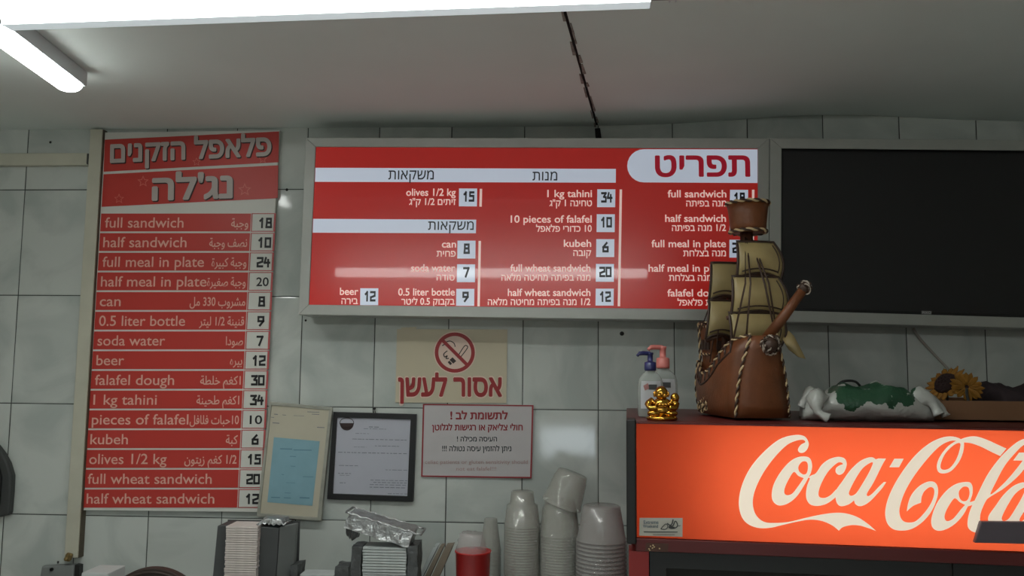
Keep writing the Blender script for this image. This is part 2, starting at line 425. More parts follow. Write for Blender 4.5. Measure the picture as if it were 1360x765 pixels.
def write(mb, s, pl, x0, x1, base_y, top_y, bold=.008, kind=None, y1=None, d=.0012, slant=0, res=3):
    """print s between pixel columns x0..x1, baseline at base_y and capital tops at top_y, on plane pl"""
    vs, fs, ed = glyphs(s, max(res, 4))
    if not vs: return
    kind = kind or ('ar' if any('\u0600' <= c <= '\u06ff' for c in s) else 'he' if is_rtl(s) else 'lat')
    p = off(pl, d); y1 = base_y if y1 is None else y1
    O = at(x0, base_y, p); X = at(x1, y1, p)-O; Z = at(x0, top_y, p)-O
    if abs(Z.x) > 0: Z = Z-X*(Z.dot(X)/X.dot(X))
    a = min(v.x for v in vs); w = max(v.x for v in vs)-a; h = CAPH[kind]
    isl = islands(len(vs), fs)
    put = lambda q, k: O+X*((q.x-a)/w)+Z*(q.y/h)+p.n*(5e-5*k)
    mb.add([put(v, isl[i] % 4) for i, v in enumerate(vs)], fs)
    if bold:
        B = bold*1.1
        for k, (i, j) in enumerate(ed):
            t = vs[j]-vs[i]
            if t.length < 1e-6: continue
            t = t.normalized(); q = V((-t.y, t.x))*B; e = t*B*.7
            mb.add([put(c, 4+k % 5) for c in (vs[i]-e*.7+q*.7, vs[i]-e-q*0, vs[i]-e*.7-q*.7, vs[i]-q, vs[j]-q, vs[j]+e*.7-q*.7, vs[j]+e, vs[j]+e*.7+q*.7, vs[j]+q, vs[i]+q)], [tuple(range(10))])
# squared price figures, as strokes on a 4 x 6 grid
SEG = {'0': [[(0, 0), (4, 0), (4, 6), (0, 6), (0, 0)]], '1': [[(.6, 4.6), (2.2, 6), (2.2, 0)]],
       '2': [[(0, 6), (4, 6), (4, 3.4), (0, 2.2), (0, 0), (4, 0)]], '3': [[(0, 6), (4, 6), (2, 3.4), (4, 3), (4, 0), (0, 0)]],
       '4': [[(1, 6), (0, 2.6), (4, 2.6)], [(3, 4.6), (3, 0)]], '5': [[(4, 6), (.4, 6), (.4, 3.4), (4, 3.4), (4, 0), (0, 0)]],
       '6': [[(3, 6), (0, 3), (0, 0), (4, 0), (4, 3), (0, 3)]], '7': [[(0, 6), (4, 6), (1.6, 0)]],
       '8': [[(.3, 6), (3.7, 6), (3.7, 3.2), (4, 0), (0, 0), (.3, 3.2), (.3, 6)], [(.3, 3.2), (3.7, 3.2)]],
       '9': [[(4, 3), (0, 3), (0, 6), (4, 6), (4, 3), (1.4, 0)]]}
def figures(mb, s, pl, x0, x1, base_y, top_y, w=1.15, d=.0022):
    p = off(pl, d); n = len(s); tot = n*4+(n-1)*1.9
    O = at(x0, base_y, p); X = (at(x1, base_y, p)-O)/tot; Z = (at(x0, top_y, p)-O)/6
    Z = Z-X*(Z.dot(X)/X.dot(X)); k = 0
    for i, ch in enumerate(s):
        for st in SEG[ch]:
            for a, b in zip(st[:-1], st[1:]):
                A = V((a[0]+i*5.9, a[1])); B = V((b[0]+i*5.9, b[1])); t = (B-A).normalized(); q = V((-t.y, t.x))*w/2; A = A-t*w/2; B = B+t*w/2
                k += 1
                mb.add([O+X*c.x+Z*c.y+p.n*(4e-5*(k % 4)) for c in (A+q, A-q, B-q, B+q)], [(0, 1, 2, 3)])
def fill2d(mb, loops, place, sub=5):
    """fill closed outlines (first outer, rest holes) given in 2-D; place(x, y) -> 3-D"""
    c = bpy.data.curves.new('outline', 'CURVE'); c.dimensions = '2D'; c.fill_mode = 'BOTH'
    for lp in loops:
        pts = cr([V((x, y, 0)) for x, y in lp], sub, True); s = c.splines.new('POLY'); s.points.add(len(pts)-1); s.use_cyclic_u = True
        for q, p in zip(s.points, pts): q.co = (p.x, p.y, 0, 1)
    o = bpy.data.objects.new('outline', c); COL.objects.link(o)
    me = bpy.data.meshes.new_from_object(o.evaluated_get(bpy.context.evaluated_depsgraph_get()))
    mb.add([place(v.co.x, v.co.y) for v in me.vertices], [tuple(p.vertices) for p in me.polygons if p.area > 1e-9])
    bpy.data.objects.remove(o); bpy.data.curves.remove(c); bpy.data.meshes.remove(me)
def braid(mb, path, r, turns=90, n=6):
    """two-tone lacing: a light and a dark strand twisted round each other"""
    path = [V(p) for p in path]; L = [0]
    for a, b in zip(path[:-1], path[1:]): L.append(L[-1]+(b-a).length)
    m = max(8, int(L[-1]/(r*.9))); up = V((.21, -.35, .91)); S = ([], [])
    for k in range(m+1):
        d = L[-1]*k/m; i = max(0, min(len(path)-2, next((j for j in range(len(L)-1) if L[j+1] >= d), len(path)-2)))
        t = (d-L[i])/max(1e-9, L[i+1]-L[i]); p = path[i].lerp(path[i+1], t); tg = (path[i+1]-path[i]).normalized()
        a = tg.cross(up)
        if a.length < 1e-3: a = tg.cross(V((1, 0, 0)))
        a.normalize(); b = tg.cross(a); ph = d*turns*2*PI/(r*700)
        for q in (0, 1): S[q].append(p+(a*math.cos(ph+PI*q)+b*math.sin(ph+PI*q))*r*.55)
    mi = mb.mi; sm = mb.smooth; mb.smooth = True
    mb.mi = mi; mb.tube(S[0], r*.62, n); mb.mi = mi+1; mb.tube(S[1], r*.62, n)
    mb.mi = mi; mb.smooth = sm

# ================================================================== THE ROOM
CEIL = at(125, 172, WALL).z
XL, XR, YB = -2.6, 2.3, -5.0
b = MB(); b.box(((XL+XR)/2, .05, 1.5), (XR-XL+.2, .1, 3.0)); structure(b.build('wall_back', M['tile']))
b = MB(); b.box((XL-.05, YB/2, 1.5), (.1, -YB, 3.0)); structure(b.build('wall_left', M['tile' if 0 else 'plaster']))
b = MB(); b.box((XR+.05, YB/2, 1.5), (.1, -YB, 3.0)); structure(b.build('wall_right', M['plaster']))
# street side: a serving hatch and a doorway let the day in
HX0, HX1, HZ0, HZ1 = -.25, .80, 1.06, 1.36
DX0, DX1, DZ1 = -2.5, -1.7, 2.05
b = MB()
def wseg(x0, x1, z0, z1): b.box(((x0+x1)/2, YB-.06, (z0+z1)/2), (x1-x0, .12, z1-z0))
wseg(XL-.1, DX0, 0, 3.0); wseg(DX0, DX1, DZ1, 3.0); wseg(DX1, HX0, 0, 3.0); wseg(HX0, HX1, 0, HZ0); wseg(HX0, HX1, HZ1, 3.0); wseg(HX1, XR+.1, 0, 3.0)
structure(b.build('wall_front', M['plaster']))
b = MB(); y = YB-.06
b.ring([(HX0, y, HZ0), (HX1, y, HZ0), (HX1, y, HZ1), (HX0, y, HZ1)], [(HX0+.03, y, HZ0+.03), (HX1-.03, y, HZ0+.03), (HX1-.03, y, HZ1-.03), (HX0+.03, y, HZ1-.03)], (0, .04, 0))
structure(b.build('window_1', M['alu']))
b = MB(); b.ring([(DX0, y, 0), (DX1, y, 0), (DX1, y, DZ1), (DX0, y, DZ1)], [(DX0+.04, y, .02), (DX1-.04, y, .02), (DX1-.04, y, DZ1-.04), (DX0+.04, y, DZ1-.04)], (0, .05, 0))
structure(b.build('door_1', M['alu']))
b = MB(); b.box(((DX0+DX1)/2, YB-.05, DZ1/2-.01), (DX1-DX0-.081, .04, DZ1-.064)); structure(b.build('door_2', M['lampbody']))
b = MB(); b.box(((XL+XR)/2, YB/2, -.05), (XR-XL+.2, -YB+.2, .1)); structure(b.build('floor', M['floor']))
b = MB(); b.box((0, YB-4.2, -.06), (14, 8.2, .1)); structure(b.build('pavement', M['street']))
# ceiling: two painted sheets meeting at a crooked seam; the right one bellies near the wall
CP = Plane((0, 0, CEIL), (0, 0, -1))
s0 = at(793, 171, WALL); s1 = at(752, 22, CP); sd = (s1-V((s0.x, 0, CEIL))); sd /= -sd.y
seam = lambda y: V((s0.x-sd.x*y*-1*-1 if 0 else s0.x+sd.x*(-y), y, CEIL))
b = MB(); n = 40
def wave(x, y):
    k = max(0, 1+y/.7)
    return (.026*math.exp(-((x-.62)/.33)**2)+.004*math.exp(-((x-1.3)/.3)**2)+.002)*k*k
ys = [0, -.05, -.1, -.2, -.3, -.45, -.6, -.8, -1.2, -2, -3.5, YB]
rows = [[V((XL, y, CEIL)), V((seam(y).x-.003, y, CEIL+.001))] for y in ys]; b.grid(rows)
rows = [[V((seam(y).x+.003+(XR-seam(y).x)*j/n, y, CEIL+wave(seam(y).x+(XR-seam(y).x)*j/n, y))) for j in range(n+1)] for y in ys]
b.smooth = True; b.grid(rows); b.smooth = False
b.box(((XL+XR)/2, YB/2, CEIL+.10), (XR-XL+.2, -YB+.2, .08))
structure(b.build('ceiling', M['ceiling']))
# seam filler, flaked away in places
b = MB(); rr = random.Random(3)
b.prism([seam(0)+V((-.004, 0, .004)), seam(0)+V((.004, 0, .004)), seam(YB)+V((.004, 0, .004)), seam(YB)+V((-.004, 0, .004))], (0, 0, .004))
b.mi = 1; y = 0
while y > -1.0:
    L = rr.uniform(.02, .07); w = rr.uniform(.001, .004); sx = rr.choice((-1, -1, 1))*.005
    b.prism([seam(y)+V((sx-w, 0, -.002)), seam(y)+V((sx+w, 0, -.002)), seam(y-L)+V((sx+w*.5, 0, -.002)), seam(y-L)+V((sx-w*.5, 0, -.002))], (0, 0, .004)); y -= L*rr.uniform(.9, 1.3)
structure(b.build('trim_1', [M['gap'], M['flake']]))
b = MB(); b.prism([at(x, y, off(WALL, .002)) for x, y in ((790, 170.5), (797, 170), (799, 184), (791, 184))], (0, .003, 0)); structure(b.build('trim_2', M['gap']))

# unseen white counter below the frame, added to bounce lamp light onto the ceiling
b = MB(); b.box((-.25, -1.36, .93), (3.4, .80, .04)); t = thing('bounce_counter', (-.25, -1.36, 0), 'added unseen white counter before the tiled wall, bouncing light up to the ceiling', 'counter'); b.build('bounce_worktop', M['bounce_white'], t, .004)
b = MB(); b.box((-.25, -1.36, .4545), (3.3, .70, .909)); b.build('base_unit', M['plaster'], t)

# ------------------------------------------------------------------ ceiling lamps
def lerp(a, b, t): return a+(b-a)*t
zt = CEIL-.055
PT = Plane((0, 0, zt), (0, 0, -1))
a0 = at(-6, 39.5, PT); a1 = at(905, 8, PT)       # far lower edge of the tray
def strip_lamp(a0, a1, W1, m, label, lip=0, hang=.007):
    ax = (a1-a0).normalized(); L1 = (a1-a0).length; bk = V((ax.y, -ax.x, 0))   # towards the viewer
    bk = bk if bk.y < 0 else -bk
    lt = thing('ceiling_light', (a0+a1)/2+V((0, 0, CEIL-zt)), label, 'light')
    def P1(t, w, z): return a0+ax*t+bk*w+V((0, 0, z-zt))
    b = MB(); b.prism([P1(.03, 0, zt), P1(.03, .027, zt), P1(.03, .028, zt+lip), P1(.03, W1, zt+lip), P1(.03, W1, CEIL), P1(.03, 0, CEIL)], ax*(L1-.08)); b.build('tray', M['lampbody'], lt, .002)
    b = MB(); b.prism([P1(.035, .030, zt+lip-.0005), P1(.035, .034, zt+lip-hang), P1(.035, W1-.028, zt+lip-hang), P1(.035, W1-.022, zt+lip-.0005)], ax*(L1-.09)); b.build('diffuser', m, lt)
    if lip: b = MB(); b.prism([P1(.032, .001, zt-.0002), P1(.032, .027, zt-.0002), P1(.032, .027, zt-.003), P1(.032, .001, zt-.003)], ax*(L1-.084)); b.build('cover_edge', M['lampedge'], lt)
    for t0, t1 in ((.002, .0295), (L1-.0495, L1-.004)):
        b = MB(); b.prism([P1(t0, .012, zt+.004), P1(t0, W1-.012, zt+.004), P1(t0, W1-.012, CEIL), P1(t0, .012, CEIL)], ax*(t1-t0)); e = b.build('end_cap', M['grey'], lt, .003)
        b = MB()
        for q in (.008, .018): b.prism([P1(t1-q, .010, zt+.002), P1(t1-q, W1-.010, zt+.002), P1(t1-q, W1-.010, CEIL), P1(t1-q, .010, CEIL)], ax*.003)
        b.build('rib', M['lampbody'], e)
strip_lamp(a0, a1, .13, M['lamp'], 'long white strip light glowing along the top edge of the photo', .034)
strip_lamp(V((-1.42, -2.66, zt)), V((.46, -2.66, zt)), .11, M['lamp3'], 'unseen white strip light added on the ceiling further back, behind the viewer', 0, .045)
e0 = at(97, 125, Plane((0, 0, CEIL-.05), (0, 0, -1)))
l2 = thing('ceiling_light', (e0.x, e0.y-.6, CEIL), 'short-looking white tube light with rounded end at upper left, pointing to the wall', 'light')
b = MB(); x2 = e0.x; w = .026
far = at(0, 55, Plane((0, 0, CEIL-.05), (0, 0, -1))); dv = (far-e0).normalized(); sdv = V((-dv.y, dv.x, 0)); L2 = .50
def P2(t, s, z): return e0+dv*t+sdv*s+V((0, 0, z-(CEIL-.05)))
b.prism([P2(.004, -w*1.22, CEIL), P2(.004, w*1.22, CEIL), P2(.004, w*1.22, CEIL-.034), P2(.004, -w*1.22, CEIL-.034)], dv*(L2-.008)); b.build('housing', M['lampbody'], l2, .003)
b = MB(); b.smooth = True
sec = [(math.cos(PI*k/10)*w*1.12, -math.sin(PI*k/10)*.018) for k in range(11)]
st = [(0, .25), (.004, .6), (.012, .85), (.024, 1)]; st = st+[(L2-t, s) for t, s in st[::-1]]
b.grid([[P2(t, q[0]*s, CEIL-.0345+q[1]*s) for q in sec]+[P2(t, sec[-1][0]*s, CEIL-.0342), P2(t, sec[0][0]*s, CEIL-.0342)] for t, s in st], closed=True)
b.add([P2(st[0][0], q[0]*.25, CEIL-.0345+q[1]*.25) for q in sec], [tuple(range(11))])
b.build('diffuser', M['lamp2'], l2)

# ================================================================== LEFT MENU BOARD
BD = Plane((0, -.012, 0), (0, -1, 0))
b = MB(); bpts = [(137.5, 176), (371, 173), (370.5, 300), (345, 679), (107.5, 677.5)]
root = thing('menu_board', at(228, 678, BD), 'tall red price board with English and Arabic rows, left of the lit menu', 'menu board')
b.prism([at(x, y, BD) for x, y in [(138.6, 176), (371, 173), (344.5, 680), (109, 677.5)]], (0, .0115, 0)); b.build('panel', M['board'], root)
# two slanted header strips
h1 = slab('header_strip', BD, [(139.2, 185.5), (370.5, 174.6), (369.8, 215.5), (137.6, 228)], .001, .001, M['red'], root)
h2 = slab('header_strip', BD, [(137.4, 231.5), (369.6, 219.5), (368.8, 263.2), (135, 274.6)], .001, .001, M['red'], root)
for hs, txt, x0, x1, yb, yt, y1 in ((h1, 'פלאפל הזקנים', 147, 359.5, 215.5, 192.5, 206), (h2, "נג'לה", 203, 307.5, 265.5, 237.5, 262)):
    b = MB(); write(b, txt, BD, x0+1.2, x1+1.2, yb+1.4, yt+1.4, .032, y1=y1+1.4, d=.0018); b.build('letter_shadow', M['hdr_shadow'], hs)
    b = MB(); write(b, txt, BD, x0, x1, yb, yt, .026, y1=y1, d=.0026); b.build('lettering', M['hdr'], hs)
def star_outline(mb, cx, cy, r, pl, d):
    p = off(pl, d); o_, i_ = [], []
    for k in range(10):
        a = PI/2+k*PI/5; q = r if k % 2 == 0 else r*.45
        o_.append(at(cx+q*math.cos(a), cy-q*math.sin(a), p)); i_.append(at(cx+q*.72*math.cos(a), cy-q*.72*math.sin(a), p))
    mb.ring(o_, i_, (0, .0004, 0))
for hs, lst in ((h1, [(261, 215, 6), (349, 211, 6.5)]), (h2, [(190, 241, 8), (158, 264, 7), (325, 252, 9), (231, 236, 0)])):
    b = MB()
    for x, y, r in lst:
        if r: star_outline(b, x, y, r, BD, .0016)
    b.build('star_print', M['star'], hs)
rows_ = [('full sandwich', 139.4, 243.5, 'وجبة', 307, 329.5, '18'), ('half sandwich', 137, 247.5, 'نصف وجبة', 278, 328, '10'),
         ('full meal in plate', 136, 270.6, 'وجبة كبيرة', 281, 327, '24'), ('half meal in plate', 134, 274, 'وجبة صغيرة', 275, 326, '20'),
         ('can', 132.5, 160, 'مشروب 330 مل', 252, 325.5, '8'), ('0.5 liter bottle', 131.5, 245.5, 'قنينة 1/2 ليتر', 264.5, 324, '9'),
         ('soda water', 129.5, 219, 'صودا', 300, 322.6, '7'), ('beer', 128, 164.5, 'بيره', 305.5, 321.5, '12'),
         ('falafel dough', 126, 231, '1كغم خلطة', 266, 319.5, '30'), ('1 kg tahini', 124, 208, '1كغم طحينة', 261, 317.5, '34'),
         ('pieces of falafel', 122, 250, '10حبات فلافل', 252, 317, '10'), ('kubeh', 120, 169.6, 'كبة', 300, 315.5, '6'),
         ('olives 1/2 kg', 118.5, 221, '1/2 كغم زيتون', 245, 314, '15'), ('full wheat sandwich', 116.5, 281, '', 0, 0, '20'),
         ('half wheat sandwich', 115, 284.5, '', 0, 0, '12')]
tops = [282.4+26.05*i+(.045*i*i-.03*i)*.22 for i in range(16)]
sl = lambda y: -(y-282.4)*.0605       # drift of verticals with height on this board
for i, (en, x0, x1, ar, a0_, a1_, pr) in enumerate(rows_):
    ya, yb = tops[i]+1.2, tops[i+1]-1.2
    la, lb = 134.5+sl(ya), 134.5+sl(yb); ra, rb = 333.3+(ya-282)*-.0475, 333.3+(yb-282)*-.0475
    rs = slab('menu_strip', BD, [(la, ya), (ra, ya), (rb, yb), (lb, yb)], .001, .001, M['red'], root)
    b = MB(); bl = ya+18.6
    write(b, en, BD, x0, x1, bl, bl-13.6, .006); b.build('english_lettering', M['print'], rs)
    if ar: b = MB(); write(b, ar, BD, a0_, a1_, bl-.5, bl-10.5, .012); b.build('arabic_lettering', M['print'], rs)
    pa, pb = ra+2.2, rb+2.2
    b = MB(); p = off(BD, .001)
    b.ring([at(x, y, p) for x, y in ((pa-1.2, ya-.4), (pa+31, ya-.4), (pb+31, yb+.4), (pb-1.2, yb+.4))], [at(x, y, p) for x, y in ((pa, ya+.6), (pa+28.6, ya+.6), (pb+28.6, yb-.6), (pb, yb-.6))], (0, .001, 0))
    b.build('tag_border', M['redline'], root)
    tg = slab('price_tag', BD, [(pa+.2, ya+.8), (pa+28.4, ya+.8), (pb+28.4, yb-.8), (pb+.2, yb-.8)], .0012, .001, M['board'], root)
    b = MB(); cx = pa+(16.8 if len(pr) == 2 else 17); w = 15.5 if len(pr) == 2 else 6.6
    if i in (3, 10): write(b, pr, BD, cx-8, cx+8, bl-.6, bl-12, .012, d=.002)
    else: figures(b, pr, BD, cx-w/2, cx+w/2, bl-.6, bl-11.6, 1.6)
    b.build('figures', M['black'], tg)

# ------------------------------------------------------------------ cable trunking, box and small wall fixings
TR = Plane((0, -.024, 0), (0, -1, 0))
b = MB(); b.prism([at(x, y, TR) for x, y in ((120, 171.5), (136, 171.5), (103, 741), (85, 741))], (0, .024, 0))
t = thing('cable_trunking', at(94, 741, TR), 'cream vertical cable trunking running down the wall left of the price board', 'trunking')
b.build('cover', M['trunk'], t, .0015)
b = MB(); b.prism([at(x, y, off(WALL, .0205)) for x, y in ((136.3, 172), (137.6, 172), (105.2, 741), (103.4, 741))], (0, .0205, 0)); b.build('edge_strip', M['trunk_side'], t)
b = MB(); b.smooth = True; c = at(91, 740, off(TR, .004)); b.ball(c, (.010, .006, .012), 12); b.ball(c+V((.007, -.002, .005)), (.006, .005, .006), 10); b.ball(c+V((-.004, -.004, -.004)), (.006, .005, .006), 10)
b.build('screw_knot', M['brass'], t)
T2 = Plane((0, -.02, 0), (0, -1, 0))
b = MB(); b.prism([at(x, y, T2) for x, y in ((-30, 203.5), (116, 203), (116, 219), (-30, 219.5))], (0, .02, 0))
t = thing('cable_trunking', at(40, 219, WALL), 'pale horizontal cable trunking at the top left corner of the tiled wall', 'trunking'); b.build('cover', M['trunk'], t, .002)
b = MB(); c = at(117.5, 211, T2); b.box(c+V((0, .008, 0)), (.010, .02, .030)); b.build('end_cap', M['dark'], t, .002)
# junction box
J = Plane((0, -.02, 0), (0, -1, 0))
t = thing('junction_box', at(78, 790, WALL), 'grey plastic junction box below the vertical trunking', 'electrical box')
b = MB(); b.prism([at(x, y, J) for x, y in ((55, 752), (98, 750), (96, 795), (48, 795))], (0, .02, 0)); b.build('case', M['grey'], t, .004)
b = MB(); b.prism([at(x, y, off(WALL, .018)) for x, y in ((99.5, 750), (105.5, 751), (104, 795), (97, 795))], (0, .018, 0)); b.build('side_plate', M['dark2'], t)
b = MB(); c = at(69, 756, off(J, .0005)); b.lathe([(.0001, 0), (.0045, 0), (.0045, .004)], c, 12, Matrix.Rotation(PI/2, 3, 'X')); b.build('hole', M['dark2'], t)
b = MB(); c = at(74, 749.5, J); b.tube([c+V((0, .01, 0)), c+V((0, .01, .006))], .0025); b.build('pin', M['dark'], t)
# casing at the left edge
FC = Plane((0, -.022, 0), (0, -1, 0))
t = thing('fan_casing', at(-40, 650, WALL), 'dark grey angular casing poking in at the left edge of the photo', 'casing')
b = MB(); b.prism([at(x, y, FC) for x, y in ((-70, 575), (-14, 580), (3, 602), (10, 615), (15, 632), (14, 655), (11.5, 684), (0, 687), (-70, 690))], (0, .022, 0)); b.build('shell', M['dark'], t, .006)
b = MB(); b.prism([at(x, y, off(FC, .004)) for x, y in ((-60, 588), (-16, 592), (-4, 608), (2, 634), (-1, 672), (-60, 678))], (0, .006, 0)); b.build('front_grille', M['dark2'], t)
# screws and plugs in the tiles
for x, y, r, lab in ((67, 189, .0035, 'dark screw hole in the tile above the horizontal trunking'), (381, 252, .004, 'dark wall plug on the grout line beside the price board'),
                     (826, 443, .006, 'dark wall plug in the tile under the lit menu, above the soap bottles'), (406, 425.5, .003, 'dark nail head at the lower left corner of the lit menu')):
    b = MB(); b.smooth = True; c = at(x, y, WALL); b.ball(c, (r, .003, r), 10); o = b.build('wall_plug', M['gap']); base(o, c); tag(o, lab, 'wall plug')

# ================================================================== LIT MENU CABINET
ztop = at(700, 184, -.10).z; zbot = at(700, 422, -.105).z
tilt = math.atan2(.004, ztop-zbot)
LB = Plane((0, -.105, zbot), (0, -math.cos(tilt), math.sin(tilt)))
lb = thing('menu_light_box', at(710, 424, WALL), 'wide lit red and white menu sign in an aluminium frame mid-wall', 'menu sign')
O4 = [(406.5, 183.5), (1021.3, 184.0), (1020.8, 427), (397, 418)]; I4 = [(419.8, 195.4), (1006.2, 197.6), (1006.2, 411.6), (410.6, 404.8)]
b = MB(); fo = [at(x, y, LB) for x, y in O4]; b.prism([p+V((0, .006, 0)) for p in fo], (0, 0, 0)) if 0 else None
back = [V((p.x, 0, p.z)) for p in fo]
b.add([p-LB.n*.004 for p in fo]+back, [(4, 5, 6, 7), (0, 1, 5, 4), (1, 2, 6, 5), (2, 3, 7, 6), (3, 0, 4, 7), (0, 3, 2, 1)]); b.build('cabinet', M['alu'], lb)
for k in range(4):                    # four mitred frame bars
    j = (k+1) % 4; b = MB(); b.prism([at(*O4[k], LB), at(*O4[j], LB), at(*I4[j], LB), at(*I4[k], LB)], -LB.n*.004+LB.n*0)
    b.v = [v+LB.n*.004 for v in b.v]; b.build('frame_bar', M['alu'], lb, .0012)
slab('film', LB, I4, .0012, .001, M['lb_red'], lb)
D0 = .0016
def bar(name, pts, txts):
    o = slab(name, LB, pts, D0, .0003, M['lb_white'], lb)
    for t_, x0, x1, yb, yt in txts:
        b = MB(); write(b, t_, LB, x0, x1, yb, yt, .004, d=D0+.0006); b.build('lettering', M['lb_dark'], o)
bar('heading_bar', [(419, 222.8), (818, 224.3), (817.8, 242.6), (418.3, 241.4)], [('משקאות', 515.8, 576, 238.3, 226.3), ('מנות', 707.3, 740, 239.6, 228)])
bar('heading_bar', [(416, 290.6), (632.5, 291.8), (632, 309.8), (415.4, 309)], [('משקאות', 568.6, 629, 305.3, 294)])
pill = [(1006, 198.4), (1006, 243), (855, 242.2)]+[(855-22*math.sin(PI*k/12), 220.2+22*math.cos(PI*k/12)) for k in range(1, 12)]+[(855, 198.2)]
o = slab('title_panel', LB, pill, D0, .0003, M['lb_white'], lb)
b = MB(); write(b, 'תפריט', LB, 871, 995.3, 233.8, 207.2, .022, d=D0+.0006, res=6); b.build('lettering', M['lb_title'], o)
items = [('olives 1/2 kg', 539.6, 605, 260, 'זיתים 1/2 ק"ג', 543.6, 605, (609.7, 250.3), '15', 15), ('can', 587, 605.5, 328.7, 'פחית', 580, 605, (607.6, 319.6), '8', 8),
         ('soda water', 546, 604, 360.4, 'סודה', 580, 603.6, (607, 351), '7', 8), ('0.5 liter bottle', 529, 603.8, 392.4, 'בקבוק 0.5 ליטר', 533, 603.5, (606, 383.6), '9', 8),
         ('beer', 451.5, 475.6, 391.6, 'בירה', 453.6, 475, (478.5, 382.8), '12', 15), ('1 kg tahini', 727, 786, 261.7, 'טחינה 1 ק"ג', 730, 786, (793.3, 251.4), '34', 15),
         ('10 pieces of falafel', 678.4, 785.7, 295.6, '10 כדורי פלאפל', 712, 785.7, (792.6, 284.5), '10', 15), ('kubeh', 749, 785, 327.8, 'קובה', 761.6, 785, (792, 317.6), '6', 8),
         ('full wheat sandwich', 678, 784, 360.6, 'מנה בפיתה מחיטה מלאה', 666, 784, (791.5, 350.5), '20', 16), ('half wheat sandwich', 674.6, 784, 393, '1/2 מנה בפיתה מחיטה מלאה', 648, 784, (791.2, 383.3), '12', 15),
         ('full sandwich', 887, 964.5, 262, 'מנה בפיתה', 911.6, 964.5, (969.6, 252), '18', 15), ('half sandwich', 883.6, 964, 294.6, '1/2 מנה בפיתה', 892.6, 964, (969.2, 284.8), '10', 15),
         ('full meal in plate', 865.5, 964, 328.2, 'מנה בצלחת', 907.6, 964, (968.9, 318.4), '24', 17), ('half meal in plate', 861.5, 964, 360.8, '1/2 מנה בצלחת', 888.6, 964, (968.6, 351), '20', 16),
         ('falafel dough', 886.6, 963, 393.6, 'עיסת פלאפל', 900, 963, (968.3, 384), '30', 15)]
for en, x0, x1, yb, he, h0, h1_, (bx, by), pr, fw in items:
    b = MB(); write(b, en, LB, x0, x1, yb, yb-9.6, .014, d=D0+.0004); b.build('english_lettering', M['lb_text'], lb)
    b = MB(); write(b, he, LB, h0, h1_, yb+12.1, yb+4.6, .014, d=D0+.0004); b.build('hebrew_lettering', M['lb_text'], lb)
    hb = 22.6 if en in ('0.5 liter bottle', 'beer', 'half wheat sandwich') else 23.8
    tg = slab('price_tag', LB, [(bx, by), (bx+24, by+.1), (bx+23.7, by+hb), (bx-.3, by+hb-.1)], D0, .0003, M['lb_white'], lb)
    b = MB(); cx = bx+(12.6 if len(pr) > 1 else 12.2); figures(b, pr, LB, cx-fw/2+1, cx+fw/2-1, by+16.2, by+5.2, 1.6, d=D0+.0008)
    b.build('figures', M['lb_dark'], tg)
for pts in ([(637.2, 250.8), (640.4, 250.8), (639.8, 274.5), (636.6, 274.4)], [(635.6, 320), (638.8, 320), (637.2, 406.8), (634, 406.8)],
            [(823, 251.6), (826.2, 251.6), (823.6, 406.8), (820.4, 406.7)], [(998.8, 252), (1002, 252), (1000.5, 407), (997.5, 407)]):
    slab('divider_line', LB, pts, D0, .0003, M['lb_text'], lb)

# ------------------------------------------------------------------ television cabinet
TV = Plane((0, -.105, zbot), (0, -math.cos(tilt), math.sin(tilt)))
tvr = thing('television_cabinet', at(1240, 432, WALL), 'aluminium framed wall cabinet around the dark screen, right of the lit menu', 'cabinet')
TO = [(1022, 184), (1500, 187.5), (1500, 439.5), (1021.5, 427.1)]; TI = [(1037.5, 197.5), (1484, 201.5), (1484, 425.5), (1036.6, 412.3)]
b = MB(); fo = [at(x, y, TV) for x, y in TO]; fi = [at(x, y, TV) for x, y in TI]
bo = [V((p.x, 0, p.z)) for p in fo]; bi = [V((p.x, -.004, p.z)) for p in fi]
b.add([p-TV.n*.004 for p in fo]+bo, [(0, 1, 5, 4), (1, 2, 6, 5), (2, 3, 7, 6), (3, 0, 4, 7)]); b.add(bo, [(0, 1, 2, 3)])
b.build('cabinet', M['alu'], tvr)
for k in range(4):
    j = (k+1) % 4; b = MB(); b.prism([at(*TO[k], TV), at(*TO[j], TV), at(*TI[j], TV), at(*TI[k], TV)], -TV.n*.004)
    b.v = [v+TV.n*.004 for v in b.v]; b.build('frame_bar', M['alu'], tvr, .0012)
SP = off(TV, -.012)
tv = thing('television', at(1260, 420, SP), 'large dark switched-off television screen mounted in the right wall cabinet', 'television')
T4 = [(1036.5, 195.8), (1486, 199.8), (1486, 427.5), (1036, 414)]
b = MB(); b.prism([at(x, y, SP) for x, y in T4], V((0, .05, 0))); b.build('housing', M['tvb'], tv)
slab('screen', SP, [(1041, 201), (1480, 205), (1480, 421), (1040.5, 408)], .0015, .001, M['tv'], tv)
bd = slab('badge', SP, [(1224.2, 412.6), (1237.4, 413), (1237.2, 417.6), (1224, 417.2)], .004, .0035, M['badge'], tv)
b = MB(); write(b, 'PIXO', SP, 1225, 1236.5, 416.8, 413.6, .01, d=.0048); b.build('lettering', M['white'], bd)
# cable hanging below the cabinet
b = MB(); b.smooth = True
b.tube(cr([at(1213, 436, -.012), at(1222, 450, -.008), at(1242, 472, -.008), at(1262, 494, -.03), at(1275, 520, -.12)], 5), .0034); o = b.build('cable', M['cable']); base(o, at(1213, 436, -.012)); tag(o, 'thin grey cable running diagonally from the television cabinet to the flowers', 'cable')

